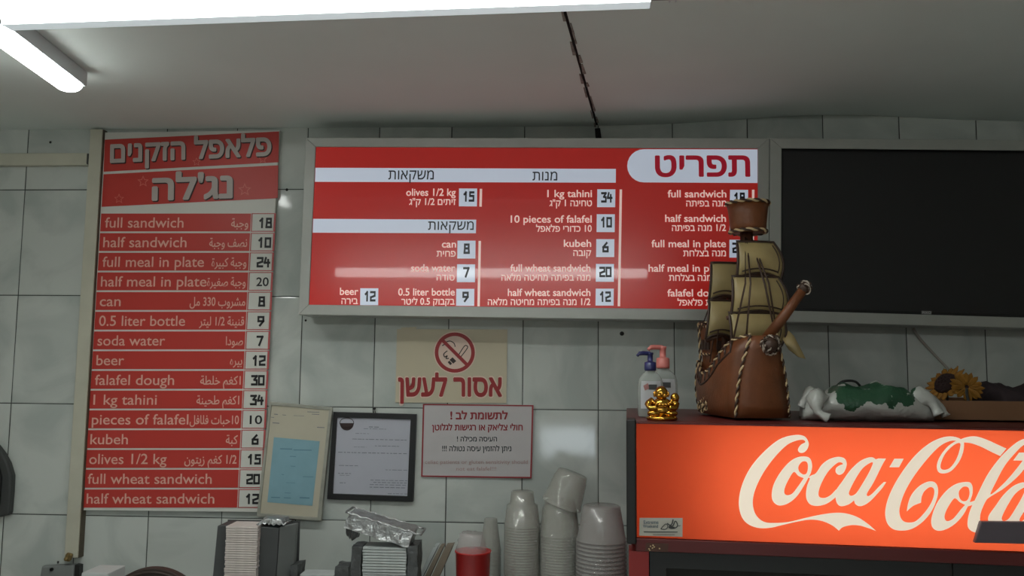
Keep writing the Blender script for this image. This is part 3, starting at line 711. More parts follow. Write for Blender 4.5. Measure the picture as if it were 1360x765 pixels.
# ================================================================== SIGNS AND FRAMES ON THE WALL
NS = Plane((0, -.004, 0), (0, -1, 0))
t = thing('no_smoking_sign', at(600, 535, NS), 'cream no smoking sign with red ring and Hebrew words under the lit menu', 'sign')
b = MB(); b.prism([at(x, y, NS) for x, y in ((527.2, 437), (674, 437.6), (672.4, 535.4), (525, 534.6))], (0, .0038, 0)); b.build('panel', M['sign_cream'], t)
b = MB(); write(b, 'אסור לעשן', NS, 528.6, 666.6, 526.4, 501.4, .05, d=.0006, res=6); b.build('letter_halo', M['sign_cream2'], t)
b = MB(); write(b, 'אסור לעשן', NS, 529.4, 665.8, 525.6, 502.2, .03, d=.0012, res=6); b.build('lettering', M['sign_red'], t)
cx, cy = 604, 468.2
circ = lambda r, d, n=48: [at(cx+r*math.cos(2*PI*k/n), cy+r*1.005*math.sin(2*PI*k/n), off(NS, d)) for k in range(n)]
b = MB(); b.prism(circ(28, .0004), (0, .0003, 0)); b.build('roundel_ground', M['sign_cream2'], t)
b = MB(); b.ring(circ(26.6, .0010), circ(21.8, .0010), (0, .0004, 0))
q = 21.9*.7071
b.prism([at(cx+x, cy+y, off(NS, .0011)) for x, y in ((-q-1.6, -q+1.6), (-q+1.6, -q-1.6), (q+1.6, q-1.6), (q-1.6, q+1.6))], (0, .0004, 0)); b.build('prohibition_ring', M['sign_red'], t)
b = MB(); pd = off(NS, .0008)
def stroke(pts, w):
    P = cr([V((x, y, 0)) for x, y in pts], 5)
    for a, c in zip(P[:-1], P[1:]):
        tt = (c-a).normalized(); nn = V((-tt.y, tt.x, 0))*w/2; a2 = a-tt*.2; c2 = c+tt*.2
        b.prism([at(p.x, p.y, pd) for p in (a2+nn, a2-nn, c2-nn, c2+nn)], (0, .0002, 0))
stroke([(609, 471.5), (616.5, 460), (620, 459.3), (620.6, 462.5), (612, 474)], 1.2)
stroke([(593, 454), (598, 453), (603, 456), (604.5, 460.5)], 1.2); stroke([(587.5, 459), (590, 457.5)], 1.3)
stroke([(594, 466), (589.5, 470), (590.5, 474), (594, 472.5), (592.5, 476), (596, 476)], 1.3)
for pts in (((597, 478), (601, 474.5), (606, 479.5), (602, 483)), ((594.5, 481), (597, 479), (600.5, 483), (598, 485))): b.prism([at(x, y, pd) for x, y in pts], (0, .0002, 0))
b.build('cigarette_print', M['sign_dark'], t)
b = MB(); b.prism([at(x, y, off(NS, .0006)) for x, y in ((532, 435), (553, 434.2), (552, 437.8), (534, 438))], (0, .004, 0)); b.build('tape', M['sign_cream'], t)
# notice
NO = Plane((0, -.006, 0), (0, -1, 0))
t = thing('allergy_notice', at(633, 635, NO), 'white notice with red border and Hebrew and faded English lines below the no smoking sign', 'notice')
n4 = [(561.6, 536.4), (708.6, 538), (706, 635.4), (559.2, 633.2)]; n4i = [(563.6, 538.2), (706.4, 539.8), (704, 633.4), (561.2, 631.4)]
b = MB(); b.prism([at(x, y, NO) for x, y in n4], (0, .0058, 0)); b.build('panel', M['paper'], t)
b = MB(); b.ring([at(x, y, off(NO, .0006)) for x, y in n4], [at(x, y, off(NO, .0006)) for x, y in n4i], (0, .0005, 0)); b.build('border', M['notice_red'], t)
b = MB(); write(b, 'לתשומת לב !', NO, 598.5, 674, 556.6, 548, .03); b.build('heading', M['notice_red'], t); b = MB(); write(b, 'חולי צליאק או רגישות לגלוטן', NO, 574, 694, 571.4, 564.4, .022); b.build('red_lettering', M['notice_red'], t)
b = MB(); write(b, 'העיסה מכילה !', NO, 607, 660, 586.2, 580.4, .012); b.build('dark_lettering', M['notice_dark'], t); b = MB(); write(b, 'ניתן להזמין עיסה נטולה !!!', NO, 587.5, 679, 599.2, 593, .012); b.build('dark_lettering', M['notice_dark'], t)
b = MB(); write(b, 'celiac patients or gluten sensitivity should', NO, 564.5, 701, 616, 611, .002); b.build('faded_lettering', M['notice_faint'], t); b = MB(); write(b, 'not eat falafel!!!', NO, 606, 659, 625, 620, .002); b.build('faded_lettering', M['notice_faint'], t)
# black certificate frame
K = Plane((0, -.013, 0), (0, -1, 0))
t = thing('certificate_frame', at(491, 665, WALL), 'black framed white certificate with round dark stamp hanging on the tiles', 'framed certificate')
o4 = [(442.8, 547), (553.2, 550), (548.6, 666.6), (434, 663)]; i4 = [(447.6, 554.4), (545.2, 557.2), (540.8, 659), (441.8, 655.6)]
b = MB(); b.ring([at(x, y, K) for x, y in o4], [at(x, y, K) for x, y in i4], (0, .0125, 0)); b.build('frame', M['frame_black'], t, .001)
KP = off(K, -.005)
pp = slab('certificate', KP, [(447.2, 554), (545.6, 556.8), (541.2, 659.4), (441.4, 656)], 0, .004, M['cert'], t)
b = MB(); rr = random.Random(5)
for y, x0, x1, w in ((567, 490, 504, 1), (569.5, 483, 513, .6), (576, 472, 490, .6), (583.5, 468, 541, .8), (592, 498, 530, .7), (601.5, 449, 541, .9), (594, 470, 487, .5), (619, 450, 476, .7), (623.5, 512, 541, .7), (629.5, 449, 466, .8), (632, 451, 464, .5), (642, 451, 459, .8), (637.5, 492, 541, .7), (640.5, 496, 540, .8), (643.5, 491, 540, .7), (647, 491, 539, .9), (655, 515, 541, .7)):
    x = x0
    while x < x1:
        L = rr.uniform(2.5, 7); xe = min(x+L, x1); yy = y+(x-490)*.022
        b.prism([at(a, c, off(KP, .0008)) for a, c in ((x, yy-w/2), (xe, yy-w/2+.1), (xe, yy+w/2+.1), (x, yy+w/2))], (0, .0004, 0)); x = xe+rr.uniform(.8, 2)
b.build('printed_lines', M['cert_print'], pp)
b = MB(); b.prism([at(460.6+9.2*math.cos(PI*k/14), 562+9.8*math.sin(PI*k/14), off(KP, .001)) for k in range(15)], (0, .0005, 0))
b.ring([at(460.6+9.6*math.cos(2*PI*k/24), 561.6+7.0*math.sin(2*PI*k/24)-(.0), off(KP, .001)) for k in range(24)], [at(460.6+8.8*math.cos(2*PI*k/24), 561.6+6.2*math.sin(2*PI*k/24), off(KP, .001)) for k in range(24)], (0, .0005, 0))
b.build('stamp', M['sign_dark'], pp)
b = MB(); b.smooth = True; b.tube([at(496, 549, -.012), at(497.3, 542.5, -.009), at(499, 549, -.012)], .0012); b.ball(at(497.3, 542.5, -.006), .004, 10); b.build('hanging_hook', M['dark2'], t)
# pale tilted frame, leaning over the price board
GF = Plane((0, -.026, 0), (0, -1, 0))
t = thing('document_frame', at(384, 690, WALL), 'tilted worn silver frame holding a light blue sheet, beside the price board', 'framed document')
o4 = [(357.5, 533.6), (441.2, 541.2), (426, 692), (340.8, 686)]; i4 = [(360.5, 538.2), (437, 544.8), (421.4, 687.4), (345, 681.6)]
b = MB(); b.ring([at(x, y, GF) for x, y in o4], [at(x, y, GF) for x, y in i4], (0, .0125, 0)); b.build('frame', M['frame_grey'], t, .001)
GP = off(GF, -.003)
mt_ = slab('mount', GP, i4, 0, .004, M['mount'], t)
slab('blue_sheet', GP, [(363.8, 580.6), (424.6, 586), (414.8, 671.8), (355, 667)], .0008, .0006, M['bluepaper'], mt_)
b = MB()
for y, x0, x1, w in ((550, 364, 369, 1), (551, 375, 380, .7), (554, 360, 364, .8), (561.6, 362, 371, 1.1), (547, 408, 424, .8), (550, 414, 424, .8), (552, 390, 404, .5), (567.5, 421, 431, 1)):
    b = MB(); b.prism([at(a, c, off(GP, .0008)) for a, c in ((x0, y-w/2), (x1, y+.5-w/2), (x1, y+.5+w/2), (x0, y+w/2))], (0, .0004, 0)); b.build('print_line', M['cert_print'], mt_)
for y, x0, x1, w in ((596, 372, 388, 1.3), (597.5, 390, 414, 1.2), (606, 385, 393, .9), (619, 386, 392, .7), (630, 374, 377, .8), (633, 402, 416, .8), (654.5, 378, 386, .7), (660.5, 360, 372, 1.2), (661, 377, 386, 1), (661, 398, 411, 1.6), (641, 380, 392, .5)):
    b = MB(); b.prism([at(a, c, off(GP, .0016)) for a, c in ((x0, y-w/2), (x1, y+.5-w/2), (x1, y+.5+w/2), (x0, y+w/2))], (0, .0004, 0)); b.build('print_line', M['blueprint'], mt_)

# ================================================================== DRINKS COOLER
CA = math.radians(5.0)
ux = V((math.cos(CA), -math.sin(CA), 0)); nf = V((-math.sin(CA), -math.cos(CA), 0)); uy = -nf
c0 = at(845, 565, -.60); CF = Plane(c0, nf)
ztp = at(845, 562.5, CF).z                     # upper edge of the header
HW = 1.12; DEP = .52
def lerp_(a, b, t): return a+(b-a)*t
def cl(x, y, z): return V((c0.x, c0.y, 0))+ux*x+uy*y+V((0, 0, z))
cool = thing('drinks_cooler', cl(HW/2, DEP/2, 0), 'red drinks cooler with a lit red header bearing white script at lower right', 'cooler')
zh0 = at(845, 713.5, CF).z                     # lower edge of the lit header
ztopc = ztp-.0005                               # steel top
x0 = -.019; x1 = HW+.02
def cbox(bb, xa, xb, ya, yb, za, zb): bb.prism([cl(xa, ya, za), cl(xb, ya, za), cl(xb, yb, za), cl(xa, yb, za)], (0, 0, zb-za))
b = MB(); cbox(b, x0+.01, x1-.01, .05, DEP, .10, zh0-.001); cbox(b, x0+.01, x1-.01, .132, DEP, zh0-.001, ztopc); b.build('body', M['cool_body'], cool)
b = MB(); cbox(b, x0, x1, .02, DEP, ztopc, ztopc+.004); b.build('top_panel', M['cool_lip'], cool)
b = MB(); b.add([cl(0, 0, zh0), cl(HW, 0, zh0), cl(HW, 0, ztp), cl(0, 0, ztp)], [(0, 1, 2, 3)]); hd = b.build('header', M['cool_red'], cool)
b = MB(); e_ = .0006; q_ = [(0, e_, zh0+e_), (HW, e_, zh0+e_), (HW, e_, ztp-e_), (0, e_, ztp-e_)]; q2 = [(x, .130, z) for x, y, z in q_]
b.add([cl(*p) for p in q_]+[cl(*p) for p in q2], [(0, 1, 5, 4), (1, 2, 6, 5), (2, 3, 7, 6), (3, 0, 4, 7), (4, 5, 6, 7)]); b.build('header_housing', M['header_in'], cool)
for zt_ in (.30, .70):
    b = MB(); b.smooth = True; b.tube([cl(.13, .075, lerp_(zh0, ztp, zt_)), cl(HW-.13, .075, lerp_(zh0, ztp, zt_))], .010, 12); b.build('header_tube', M['header_tube'], hd)
b = MB(); cbox(b, -.001, HW, -.004, .14, ztp, ztp+.0028); b.build('header_trim', M['cool_lip'], cool)
b = MB(); zz = at(838, 556.5, CF).z; cbox(b, x0, -.0005, -.008, .05, zh0-.012, zz); b.build('side_post', M['dark2'], cool, .003)
b = MB(); cbox(b, HW+.0005, HW+.02, -.008, .05, zh0-.012, zz); b.build('side_post', M['dark2'], cool, .003)
z2 = at(860, 732, CF).z
b = MB(); cbox(b, -.002, HW+.002, -.004, .05, z2, zh0-.0008); cr_ = b.build('lower_rail', M['cool_lip'], cool, .002)
b = MB(); cbox(b, x0+.004, .022, -.002, .05, .12, z2-.0005); b.build('door_stile', M['cool_body'], cool)
b = MB(); cbox(b, HW-.022, HW+.016, -.002, .05, .12, z2-.0005); b.build('door_stile', M['cool_body'], cool)
for k in range(2):
    b = MB(); xa = .024+k*(HW-.046)/2; xb = xa+(HW-.05)/2
    b.ring([cl(xa, .002, .14), cl(xb, .002, .14), cl(xb, .002, z2-.001), cl(xa, .002, z2-.001)], [cl(xa+.03, .002, .18), cl(xb-.03, .002, .18), cl(xb-.03, .002, z2-.03), cl(xa+.03, .002, z2-.03)], uy*.04)
    d = b.build('door', M['dark2'], cool)
    b = MB(); cbox(b, xa+.028, xb-.028, .012, .02, .178, z2-.028); b.build('glass', M['cool_glass'], d)
b = MB(); cbox(b, x0+.02, x1-.02, .03, DEP-.02, 0, .10); b.build('plinth', M['dark2'], cool)
slab('rail_sticker', CF, [(858, 721), (888, 722), (887, 733), (857, 732)], .0052, .001, M['leather_d'], cool)
b = MB(); b.smooth = True
for x, y in ((862, 729), (864, 725.5), (866.5, 728), (869, 726.5), (863, 731), (867.5, 724.3), (876, 728.6)): b.ball(at(x, y, off(CF, .0064)), (.0016, .0008, .0014), 8)
b.build('rail_mark', M['cord_l'], cool)
st_ = slab('sticker', CF, [(849.4, 687.8), (906.6, 688), (906.4, 713), (849, 711.4)], .001, .0008, M['sticker'], cool)
b = MB(); write(b, 'Extreme', CF, 855, 874.5, 695.6, 691, .012, d=.0016); b.build('lettering', M['stickprint'], st_); b = MB(); write(b, 'Weekend', CF, 854, 874, 700.8, 696.6, .012, d=.0016); b.build('lettering', M['stickprint'], st_)
b = MB(); pdq = off(CF, .0016); pd = pdq
def stroke_c(pts, w):
    P = cr([V((x, y, 0)) for x, y in pts], 4)
    for a, c in zip(P[:-1], P[1:]):
        tt = (c-a).normalized(); nn = V((-tt.y, tt.x, 0))*w/2; b.prism([at(p.x, p.y, pdq) for p in (a+nn, a-nn, c-nn, c+nn)], uy*.0003)
stroke_c([(877.5, 702.5), (884, 696), (887, 699), (884, 703), (877.5, 702.5)], 1.1); stroke_c([(886, 695), (893, 699), (897, 692), (900, 698), (896, 701.5), (889, 701), (892, 696)], 1.5); stroke_c([(892.5, 696), (894, 690)], 1.6); stroke_c([(899, 699), (904, 698)], .8); stroke_c([(888, 700), (896, 701)], 2.4); stroke_c([(855, 706.4), (900, 706.6)], 1.2); stroke_c([(867, 710), (896, 710.2)], .6)
b.build('drawing', M['dark'], st_)
slab('control_panel', CF, [(1303, 692.6), (1420, 694), (1420, 724), (1294.5, 721.2)], .012, .011, M['panelgrey'], cool, .002)
# script lettering on the header: outlines of each letter
lg = MB(); PLG = off(CF, .0012)
A1 = lambda x, y: at(970+x/5.1, 570+y/5.1, PLG)
A2 = lambda x, y: at(1160+x/5.1, 570+y/5.1, PLG)
neg = lambda L_: [(x, y) for x, y in L_]
C1 = [(530, 90), (500, 47), (430, 40), (330, 70), (220, 160), (130, 270), (75, 390), (57, 500), (75, 590), (120, 643), (190, 669), (270, 668), (350, 650), (450, 627), (540, 613), (620, 622), (690, 652), (735, 688), (735, 688), (762, 664), (820, 650), (880, 654), (940, 672), (988, 690), (988, 690), (930, 640), (860, 595), (780, 570), (700, 567), (600, 581), (500, 603), (400, 627), (300, 635), (230, 628), (180, 590), (155, 530), (155, 460), (180, 380), (230, 285), (300, 190), (380, 110), (440, 80), (490, 72), (507, 88), (478, 105), (458, 135), (468, 158), (498, 158), (524, 130)]
o1 = [(510, 185), (543, 203), (554, 250), (545, 295), (530, 325), (500, 380), (450, 455), (390, 503), (330, 517), (290, 490), (280, 440), (295, 370), (340, 290), (400, 222), (455, 190)]
o1h = [[(430, 290), (395, 340), (370, 395), (366, 432), (385, 447), (420, 435), (460, 385), (497, 332), (497, 332), (460, 316)], [(505, 217), (480, 225), (461, 255), (466, 285), (492, 306), (515, 300), (525, 265), (522, 230)]]
c1 = [(528, 328), (550, 312), (580, 297), (620, 240), (670, 203), (730, 187), (775, 200), (788, 240), (770, 290), (740, 310), (715, 295), (715, 265), (740, 245), (762, 236), (745, 224), (715, 235), (660, 290), (615, 370), (597, 430), (605, 460), (640, 465), (680, 445), (722, 405), (728, 440), (690, 480), (640, 510), (580, 520), (535, 505), (513, 460), (518, 390), (538, 335)]
a1p = [(715, 415), (760, 350), (810, 280), (870, 222), (920, 196), (960, 190), (985, 204), (985, 204), (1003, 198), (1003, 198), (1054, 199), (1054, 199), (1029, 242), (969, 362), (925, 435), (933, 453), (960, 437), (1010, 385), (1040, 357), (1040, 357), (1056, 358), (1056, 358), (1030, 397), (1000, 432), (950, 485), (905, 515), (870, 521), (845, 505), (838, 482), (838, 482), (800, 510), (750, 522), (722, 502), (712, 460)]
a1h = [(965, 229), (940, 232), (890, 272), (840, 350), (806, 420), (806, 445), (825, 450), (855, 430), (900, 360), (940, 290)]
C2 = [(590, 66), (540, 50), (470, 55), (380, 95), (280, 180), (180, 310), (110, 440), (80, 550), (90, 630), (130, 675), (190, 687), (260, 675), (330, 630), (390, 560), (430, 470), (437, 400), (415, 360), (370, 355), (310, 385), (260, 440), (235, 500), (225, 558), (225, 558), (268, 520), (322, 498), (322, 498), (326, 460), (345, 420), (380, 393), (405, 400), (412, 430), (395, 490), (350, 560), (290, 620), (240, 632), (200, 620), (178, 580), (180, 520), (215, 420), (280, 310), (370, 195), (450, 115), (520, 80), (580, 78)]
lp = [(612, 85), (608, 150), (580, 220), (530, 280), (480, 300), (440, 290), (429, 245), (450, 185), (500, 120), (560, 78), (590, 70)]
lph = [(586, 95), (545, 107), (490, 160), (460, 220), (455, 262), (480, 275), (520, 260), (560, 205), (583, 140)]
arm = [(580, 74), (640, 52), (700, 50), (770, 72), (840, 104), (900, 131), (900, 131), (858, 182), (858, 182), (800, 155), (730, 120), (660, 95), (600, 88)]
o2 = [(640, 357), (668, 380), (671, 430), (660, 470), (640, 520), (600, 590), (540, 650), (470, 685), (420, 683), (393, 650), (395, 590), (430, 500), (490, 420), (560, 370)]
o2h = [[(550, 468), (515, 510), (487, 565), (482, 603), (500, 622), (540, 605), (590, 545), (620, 512), (620, 512), (585, 495)], [(625, 388), (600, 395), (578, 425), (583, 465), (605, 487), (635, 480), (650, 440), (645, 400)]]
jn = [(630, 494), (660, 492), (705, 478), (705, 500), (665, 515), (625, 522)]
l2p = [(700, 700), (655, 684), (636, 645), (650, 560), (700, 450), (770, 310), (850, 200), (930, 120), (1000, 72), (1070, 62), (1100, 95), (1075, 180), (1000, 295), (890, 395), (790, 458), (760, 487), (728, 560), (722, 620), (740, 680)]
l2h = [(1050, 100), (1010, 112), (960, 160), (890, 245), (830, 355), (792, 442), (870, 378), (950, 290), (1030, 180)]
a2p = [(x+65, y+170) for x, y in a1p]; a2h = [(x+65, y+170) for x, y in a1h]
fl = [(945, 212), (945, 212), (985, 158), (985, 158), (1120, 158), (1120, 158), (1110, 214), (1110, 214)]
for lv, (pl_, loops) in enumerate(((A1, [C1]), (A1, [o1]+o1h), (A1, [c1]), (A1, [a1p, a1h]), (A2, [C2]), (A2, [lp, lph]), (A2, [arm]), (A2, [o2]+o2h), (A2, [jn]), (A2, [l2p, l2h]), (A2, [a2p, a2h]), (A2, [fl]))):
    fill2d(lg, loops, lambda x, y, f_=pl_, k=lv: f_(x, y)+CF.n*(k*8e-5))
lg.prism([A2(x, y) for x, y in ((142, 200), (205, 200), (174, 258), (108, 258))], uy*.0002)
o = lg.build('script_logo', M['cool_logo'], hd)

# ================================================================== THINGS ON THE COOLER
ZT = ztopc+.0047
TOP = Plane((0, 0, ZT), (0, 0, 1))
def on_top(px, D):                     # a point on the cooler's top, at image column px and distance D from the camera
    y = CAM.y+D; p = at(px, 555, Plane((0, y, 0), (0, -1, 0))); return V((p.x, y, ZT))
# pump bottles
def pump_bottle(px, D, H, w, pump, lab, toph, pinkcorner, mirror=1):
    c = on_top(px, D); t = thing('soap_bottle', c, lab, 'bottle')
    b = MB(); b.smooth = True; n = 28
    prof = [(.0, .82), (.01, .95), (.03, 1), (.55, 1), (.72, .98), (.82, .88), (.90, .66), (.95, .42), (1.0, .34)]
    rows = []
    for h, s in prof:
        rows.append([c+V((w*s*math.copysign(abs(math.cos(2*PI*k/n))**.75, math.cos(2*PI*k/n)), w*.55*(s if s > .5 else s*1.3)*math.copysign(abs(math.sin(2*PI*k/n))**.75, math.sin(2*PI*k/n)), h*H)) for k in range(n)])
    b.grid(rows, closed=True); b.add(rows[0], [tuple(range(n))]); b.build('body', M['bottle'], t)
    b = MB(); b.smooth = True; z = H
    b.lathe([(.0001, z-.002), (w*.46, z-.002), (w*.47, z+.002), (w*.46, z+toph*.42), (w*.34, z+toph*.46), (w*.22, z+toph*.48), (w*.22, z+toph*.86), (w*.26, z+toph*.88), (w*.26, z+toph), (.0001, z+toph)], c, 20)
    zz = z+toph*.93; p0 = c+V((0, 0, zz)); b.tube(cr([p0, p0+V((-w*.5*mirror, -.004, .001)), p0+V((-w*.85*mirror, -.007, 0)), p0+V((-w*1.05*mirror, -.009, -.005))], 4), [w*.17]*9+[w*.12]*4, 10)
    b.build('pump', pump, t)
    b = MB(); rows = []
    for h in (.18, .4, .62, .76):
        rows.append([c+V((w*.80*q*(1 if h < .7 else .93), -w*.555*(max(0., 1-abs(q*.80)**2.7))**.375-.0008, h*H)) for q in (-1, -.8, -.5, -.2, .1, .4, .7, 1)])
    b.smooth = True; b.grid(rows); lb_ = b.build('label', M['label'], t)
    b = MB(); y = c.y-w*.555-.0016
    b.prism([V((c.x-w*.2, y, c.z+H*.58)), V((c.x+w*.45, y, c.z+H*.58)), V((c.x+w*.45, y, c.z+H*.69)), V((c.x-w*.2, y, c.z+H*.69))], (0, .0004, 0)); b.build('label_print', M['dark'], lb_)
    b = MB(); b.prism([V((c.x-w*.62, y, c.z+H*.66)), V((c.x-w*.25, y, c.z+H*.72)), V((c.x-w*.15, y, c.z+H*.60)), V((c.x-w*.5, y, c.z+H*.56))], (0, .0004, 0)); b.build('label_patch', M['labelpink'], lb_)
    return t
pump_bottle(864, 1.76, .098, .0265, M['pump_blue'], 'clear soap bottle with navy blue pump, left one on the cooler', .036, 1)
pump_bottle(881, 1.83, .103, .031, M['pump_pink'], 'clear soap bottle with pink pump, behind the blue pump bottle', .046, 0)
# gold figurine: seated laughing figure on a base
c = on_top(879, 1.665); t = thing('gold_figurine', c, 'small shiny gold seated figurine in front of the soap bottles', 'figurine')
b = MB(); b.smooth = True; S = .068/.07
def g(x, y, z, rx, ry, rz): b.ball(c+V((x, y, z))*S, [rx*S, ry*S, rz*S], 16)
b.lathe([(.0001, 0), (.030*S, 0), (.032*S, .004), (.029*S, .008), (.0001, .009)], c, 24)
g(0, 0, .020, .027, .021, .016); g(0, -.004, .030, .020, .017, .016); g(-.017, -.011, .014, .014, .011, .008); g(.017, -.011, .014, .014, .011, .008)
b.build('body', M['gold'], t)
b = MB(); b.smooth = True; g(-.001, -.003, .054, .0135, .0125, .0145); g(-.0145, -.002, .052, .003, .004, .006); g(.0125, -.002, .052, .003, .004, .006); g(-.001, -.0155, .052, .003, .003, .003); g(-.006, -.013, .049, .005, .004, .004); g(.005, -.013, .049, .005, .004, .004)
b.build('head', M['gold'], t)
b = MB(); b.smooth = True
for sx in (-1, 1):
    b.tube(cr([c+V((sx*.018, 0, .039))*S, c+V((sx*.028, -.006, .031))*S, c+V((sx*.022, -.016, .024))*S, c+V((sx*.012, -.02, .026))*S], 4), [.0075*S]*5+[.006*S]*8, 10)
g(.026, -.004, .045, .009, .008, .010); b.tube(cr([c+V((.020, 0, .036))*S, c+V((.028, -.003, .040))*S, c+V((.027, -.006, .050))*S], 4), .006*S, 10)
b.build('arms', M['gold'], t)
b = MB(); b.smooth = True
for k in range(9):
    a = PI*(1.08+.84*k/8); g(.019*math.cos(a), -.004+.019*math.sin(a), .037-.006*math.sin((k/8)*PI), .0034, .0034, .0034)
for k in range(7): g(-.024+.008*k, -.020+.0012*abs(k-3), .006, .0036, .003, .003)
b.build('beads', M['gold'], t)

# ------------------------------------------------------------------ leather galleon
SA = math.radians(10); fw = V((math.sin(SA), -math.cos(SA), 0)); pt = V((math.cos(SA), math.sin(SA), 0))   # forward, port(viewer's right)
bow = on_top(1013, 1.690); s0_ = bow-fw*.12
ship = thing('model_ship', s0_, 'brown leather model galleon with olive sails and laced edges standing on the cooler', 'model ship')
def sh(x, y, z): return s0_+fw*x+pt*y+V((0, 0, z+.0048))
XS = [-.110, -.085, -.05, 0, .045, .085, .120]
WB = [.048, .056, .060, .062, .061, .059, .056]; WTp = [.046, .055, .061, .061, .056, .046, .027]
HT = [.112, .096, .084, .098, .130, .153, .163]
b = MB(); b.smooth = False
def hullrow(i, side):
    n = 7; out = []
    for k in range(n):
        q = k/(n-1); w = lerp(WB[i], WTp[i], q)+.006*math.sin(PI*q); out.append(sh(XS[i]+(.012*q*q if i == 6 else -.012*q if i == 0 else 0), side*w, HT[i]*q))
    return out
b.smooth = True
for side in (-1, 1): b.grid([hullrow(i, side) for i in range(7)])
b.smooth = False
L_, R_ = hullrow(0, -1), hullrow(0, 1); b.grid([L_, [a.lerp(c_, .5) for a, c_ in zip(L_, R_)], R_])
b.add([sh(XS[i], s*WB[i], 0) for s in (-1, 1) for i in range(7)], [tuple(list(range(7))+list(range(13, 6, -1)))])
b.build('hull', M['leather'], ship, solid=.002)
L_, R_ = hullrow(6, -1), hullrow(6, 1)
b = MB(); b.smooth = True; b.grid([[a.lerp(c_, q)+fw*.010*math.sin(PI*q) for a, c_ in zip(L_, R_)] for q in (0, .2, .4, .6, .8, 1)]); b.build('bow_panel', M['leather_d'] if 0 else M['leather'], ship, solid=.002)
b = MB(); b.grid([[a+V((0, 0, -.012)) for a in hr] for hr in [[hullrow(i, -1)[-1], sh(XS[i], 0, HT[i]), hullrow(i, 1)[-1]] for i in range(7)]]); b.build('deck', M['leather_d'], ship, solid=.002)
b = MB()
for side in (-1, 1):
    braid(b, cr(hullrow(6, side), 3), .0034); braid(b, cr([hullrow(i, side)[-1]+V((0, 0, .002)) for i in range(7)], 4), .0034); braid(b, cr(hullrow(0, side), 3), .0034)
b.build('lacing', [M['cord_l'], M['cord_d']], ship)
# rail openings below the gunwale, starboard
b = MB(); rl = [hullrow(i, -1)[-1]+V((0, 0, -.022))-pt*.004 for i in range(1, 6)]
b.smooth = True; b.tube(cr(rl, 4), .003)
for i in range(1, 6):
    b.tube([hullrow(i, -1)[-1]-pt*.003, hullrow(i, -1)[-1]+V((0, 0, -.024))-pt*.004], .0028)
    if i < 5:
        m_ = hullrow(i, -1)[-1].lerp(hullrow(i+1, -1)[-1], .5); b.tube([m_-pt*.003, m_+V((0, 0, -.024))-pt*.004], .0024)
b.build('rail', M['trim'], ship)
# anchor mark: small looped cords low on the starboard side
b = MB()
for k, (x, z) in enumerate(((-.055, .018), (-.035, .026), (-.015, .032), (-.045, .010), (-.022, .016))):
    p = sh(x, -.0655, z); braid(b, [p+(fw*math.cos(a)+V((0, 0, math.sin(a))))*.008 for a in [2*PI*j/10 for j in range(11)]], .0022)
b.build('side_emblem', [M['cord_l'], M['cord_d']], ship)
# stern castle with gallery
b = MB()
cs = [(-.138, .052, .098), (-.138, .058, .190), (-.070, .054, .178), (-.070, .056, .098)]
b.prism([sh(-.116, -.036, .092), sh(-.126, -.040, .198), sh(-.060, -.036, .180), sh(-.058, -.040, .092)], pt*.086)
ca = b.build('stern_castle', M['leather'], ship, .002)
b = MB()
for yy in (-.041, .049):
    braid(b, [sh(-.126, yy, .200), sh(-.093, yy*.98, .192), sh(-.060, yy*.94, .182)], .0032); braid(b, [sh(-.128, yy, .199), sh(-.118, yy, .10)], .0032); braid(b, [sh(-.118, yy, .130), sh(-.060, yy, .128)], .0026)
braid(b, [sh(-.128, -.04, .201), sh(-.128, .048, .201)], .0032); braid(b, [sh(-.060, -.037, .181), sh(-.060, .049, .181)], .0032)
b.build('castle_lacing', [M['cord_l'], M['cord_d']], ship)
b = MB()
for x in (-.108, -.090, -.072): b.box(sh(x, -.0395, .150), (.003, .013, .022), Matrix((pt, -fw, V((0, 0, 1)))).transposed())
for y in (-.018, .006, .030): b.box(sh(-.059, y, .145), (.014, .003, .026), Matrix((pt, -fw, V((0, 0, 1)))).transposed())
b.build('castle_window', M['trim'], ship)
# masts
b = MB(); b.smooth = True; b.tube([sh(.060, 0, .10), sh(.058, 0, .24), sh(.056, 0, .388)], [.012, .012, .0135], 12); b.build('mast', M['leather_d'], ship)
b = MB(); b.smooth = True; b.tube([sh(-.055, -.008, .08), sh(-.055, -.008, .27)], [.008, .006], 12); b.build('mast', M['leather_d'], ship)
# crow's nest
b = MB(); b.smooth = True; zc = .378; cc = sh(.060, .002, 0)
b.lathe([(.0001, zc+.006), (.036, zc+.004), (.0375, zc+.02), (.0395, zc+.040), (.043, zc+.066), (.0405, zc+.066), (.036, zc+.02), (.0001, zc+.012)], V((cc.x, cc.y, cc.z)), 32)
cn = b.build('crows_nest', M['leather'], ship)
for r, z in ((.0435, zc+.066), (.0375, zc+.006)):
    b = MB(); braid(b, [V((cc.x+r*math.cos(a), cc.y+r*math.sin(a), cc.z+z)) for a in [2*PI*j/32 for j in range(33)]], .0038); b.build('nest_lacing', [M['cord_l'], M['cord_d']], cn)
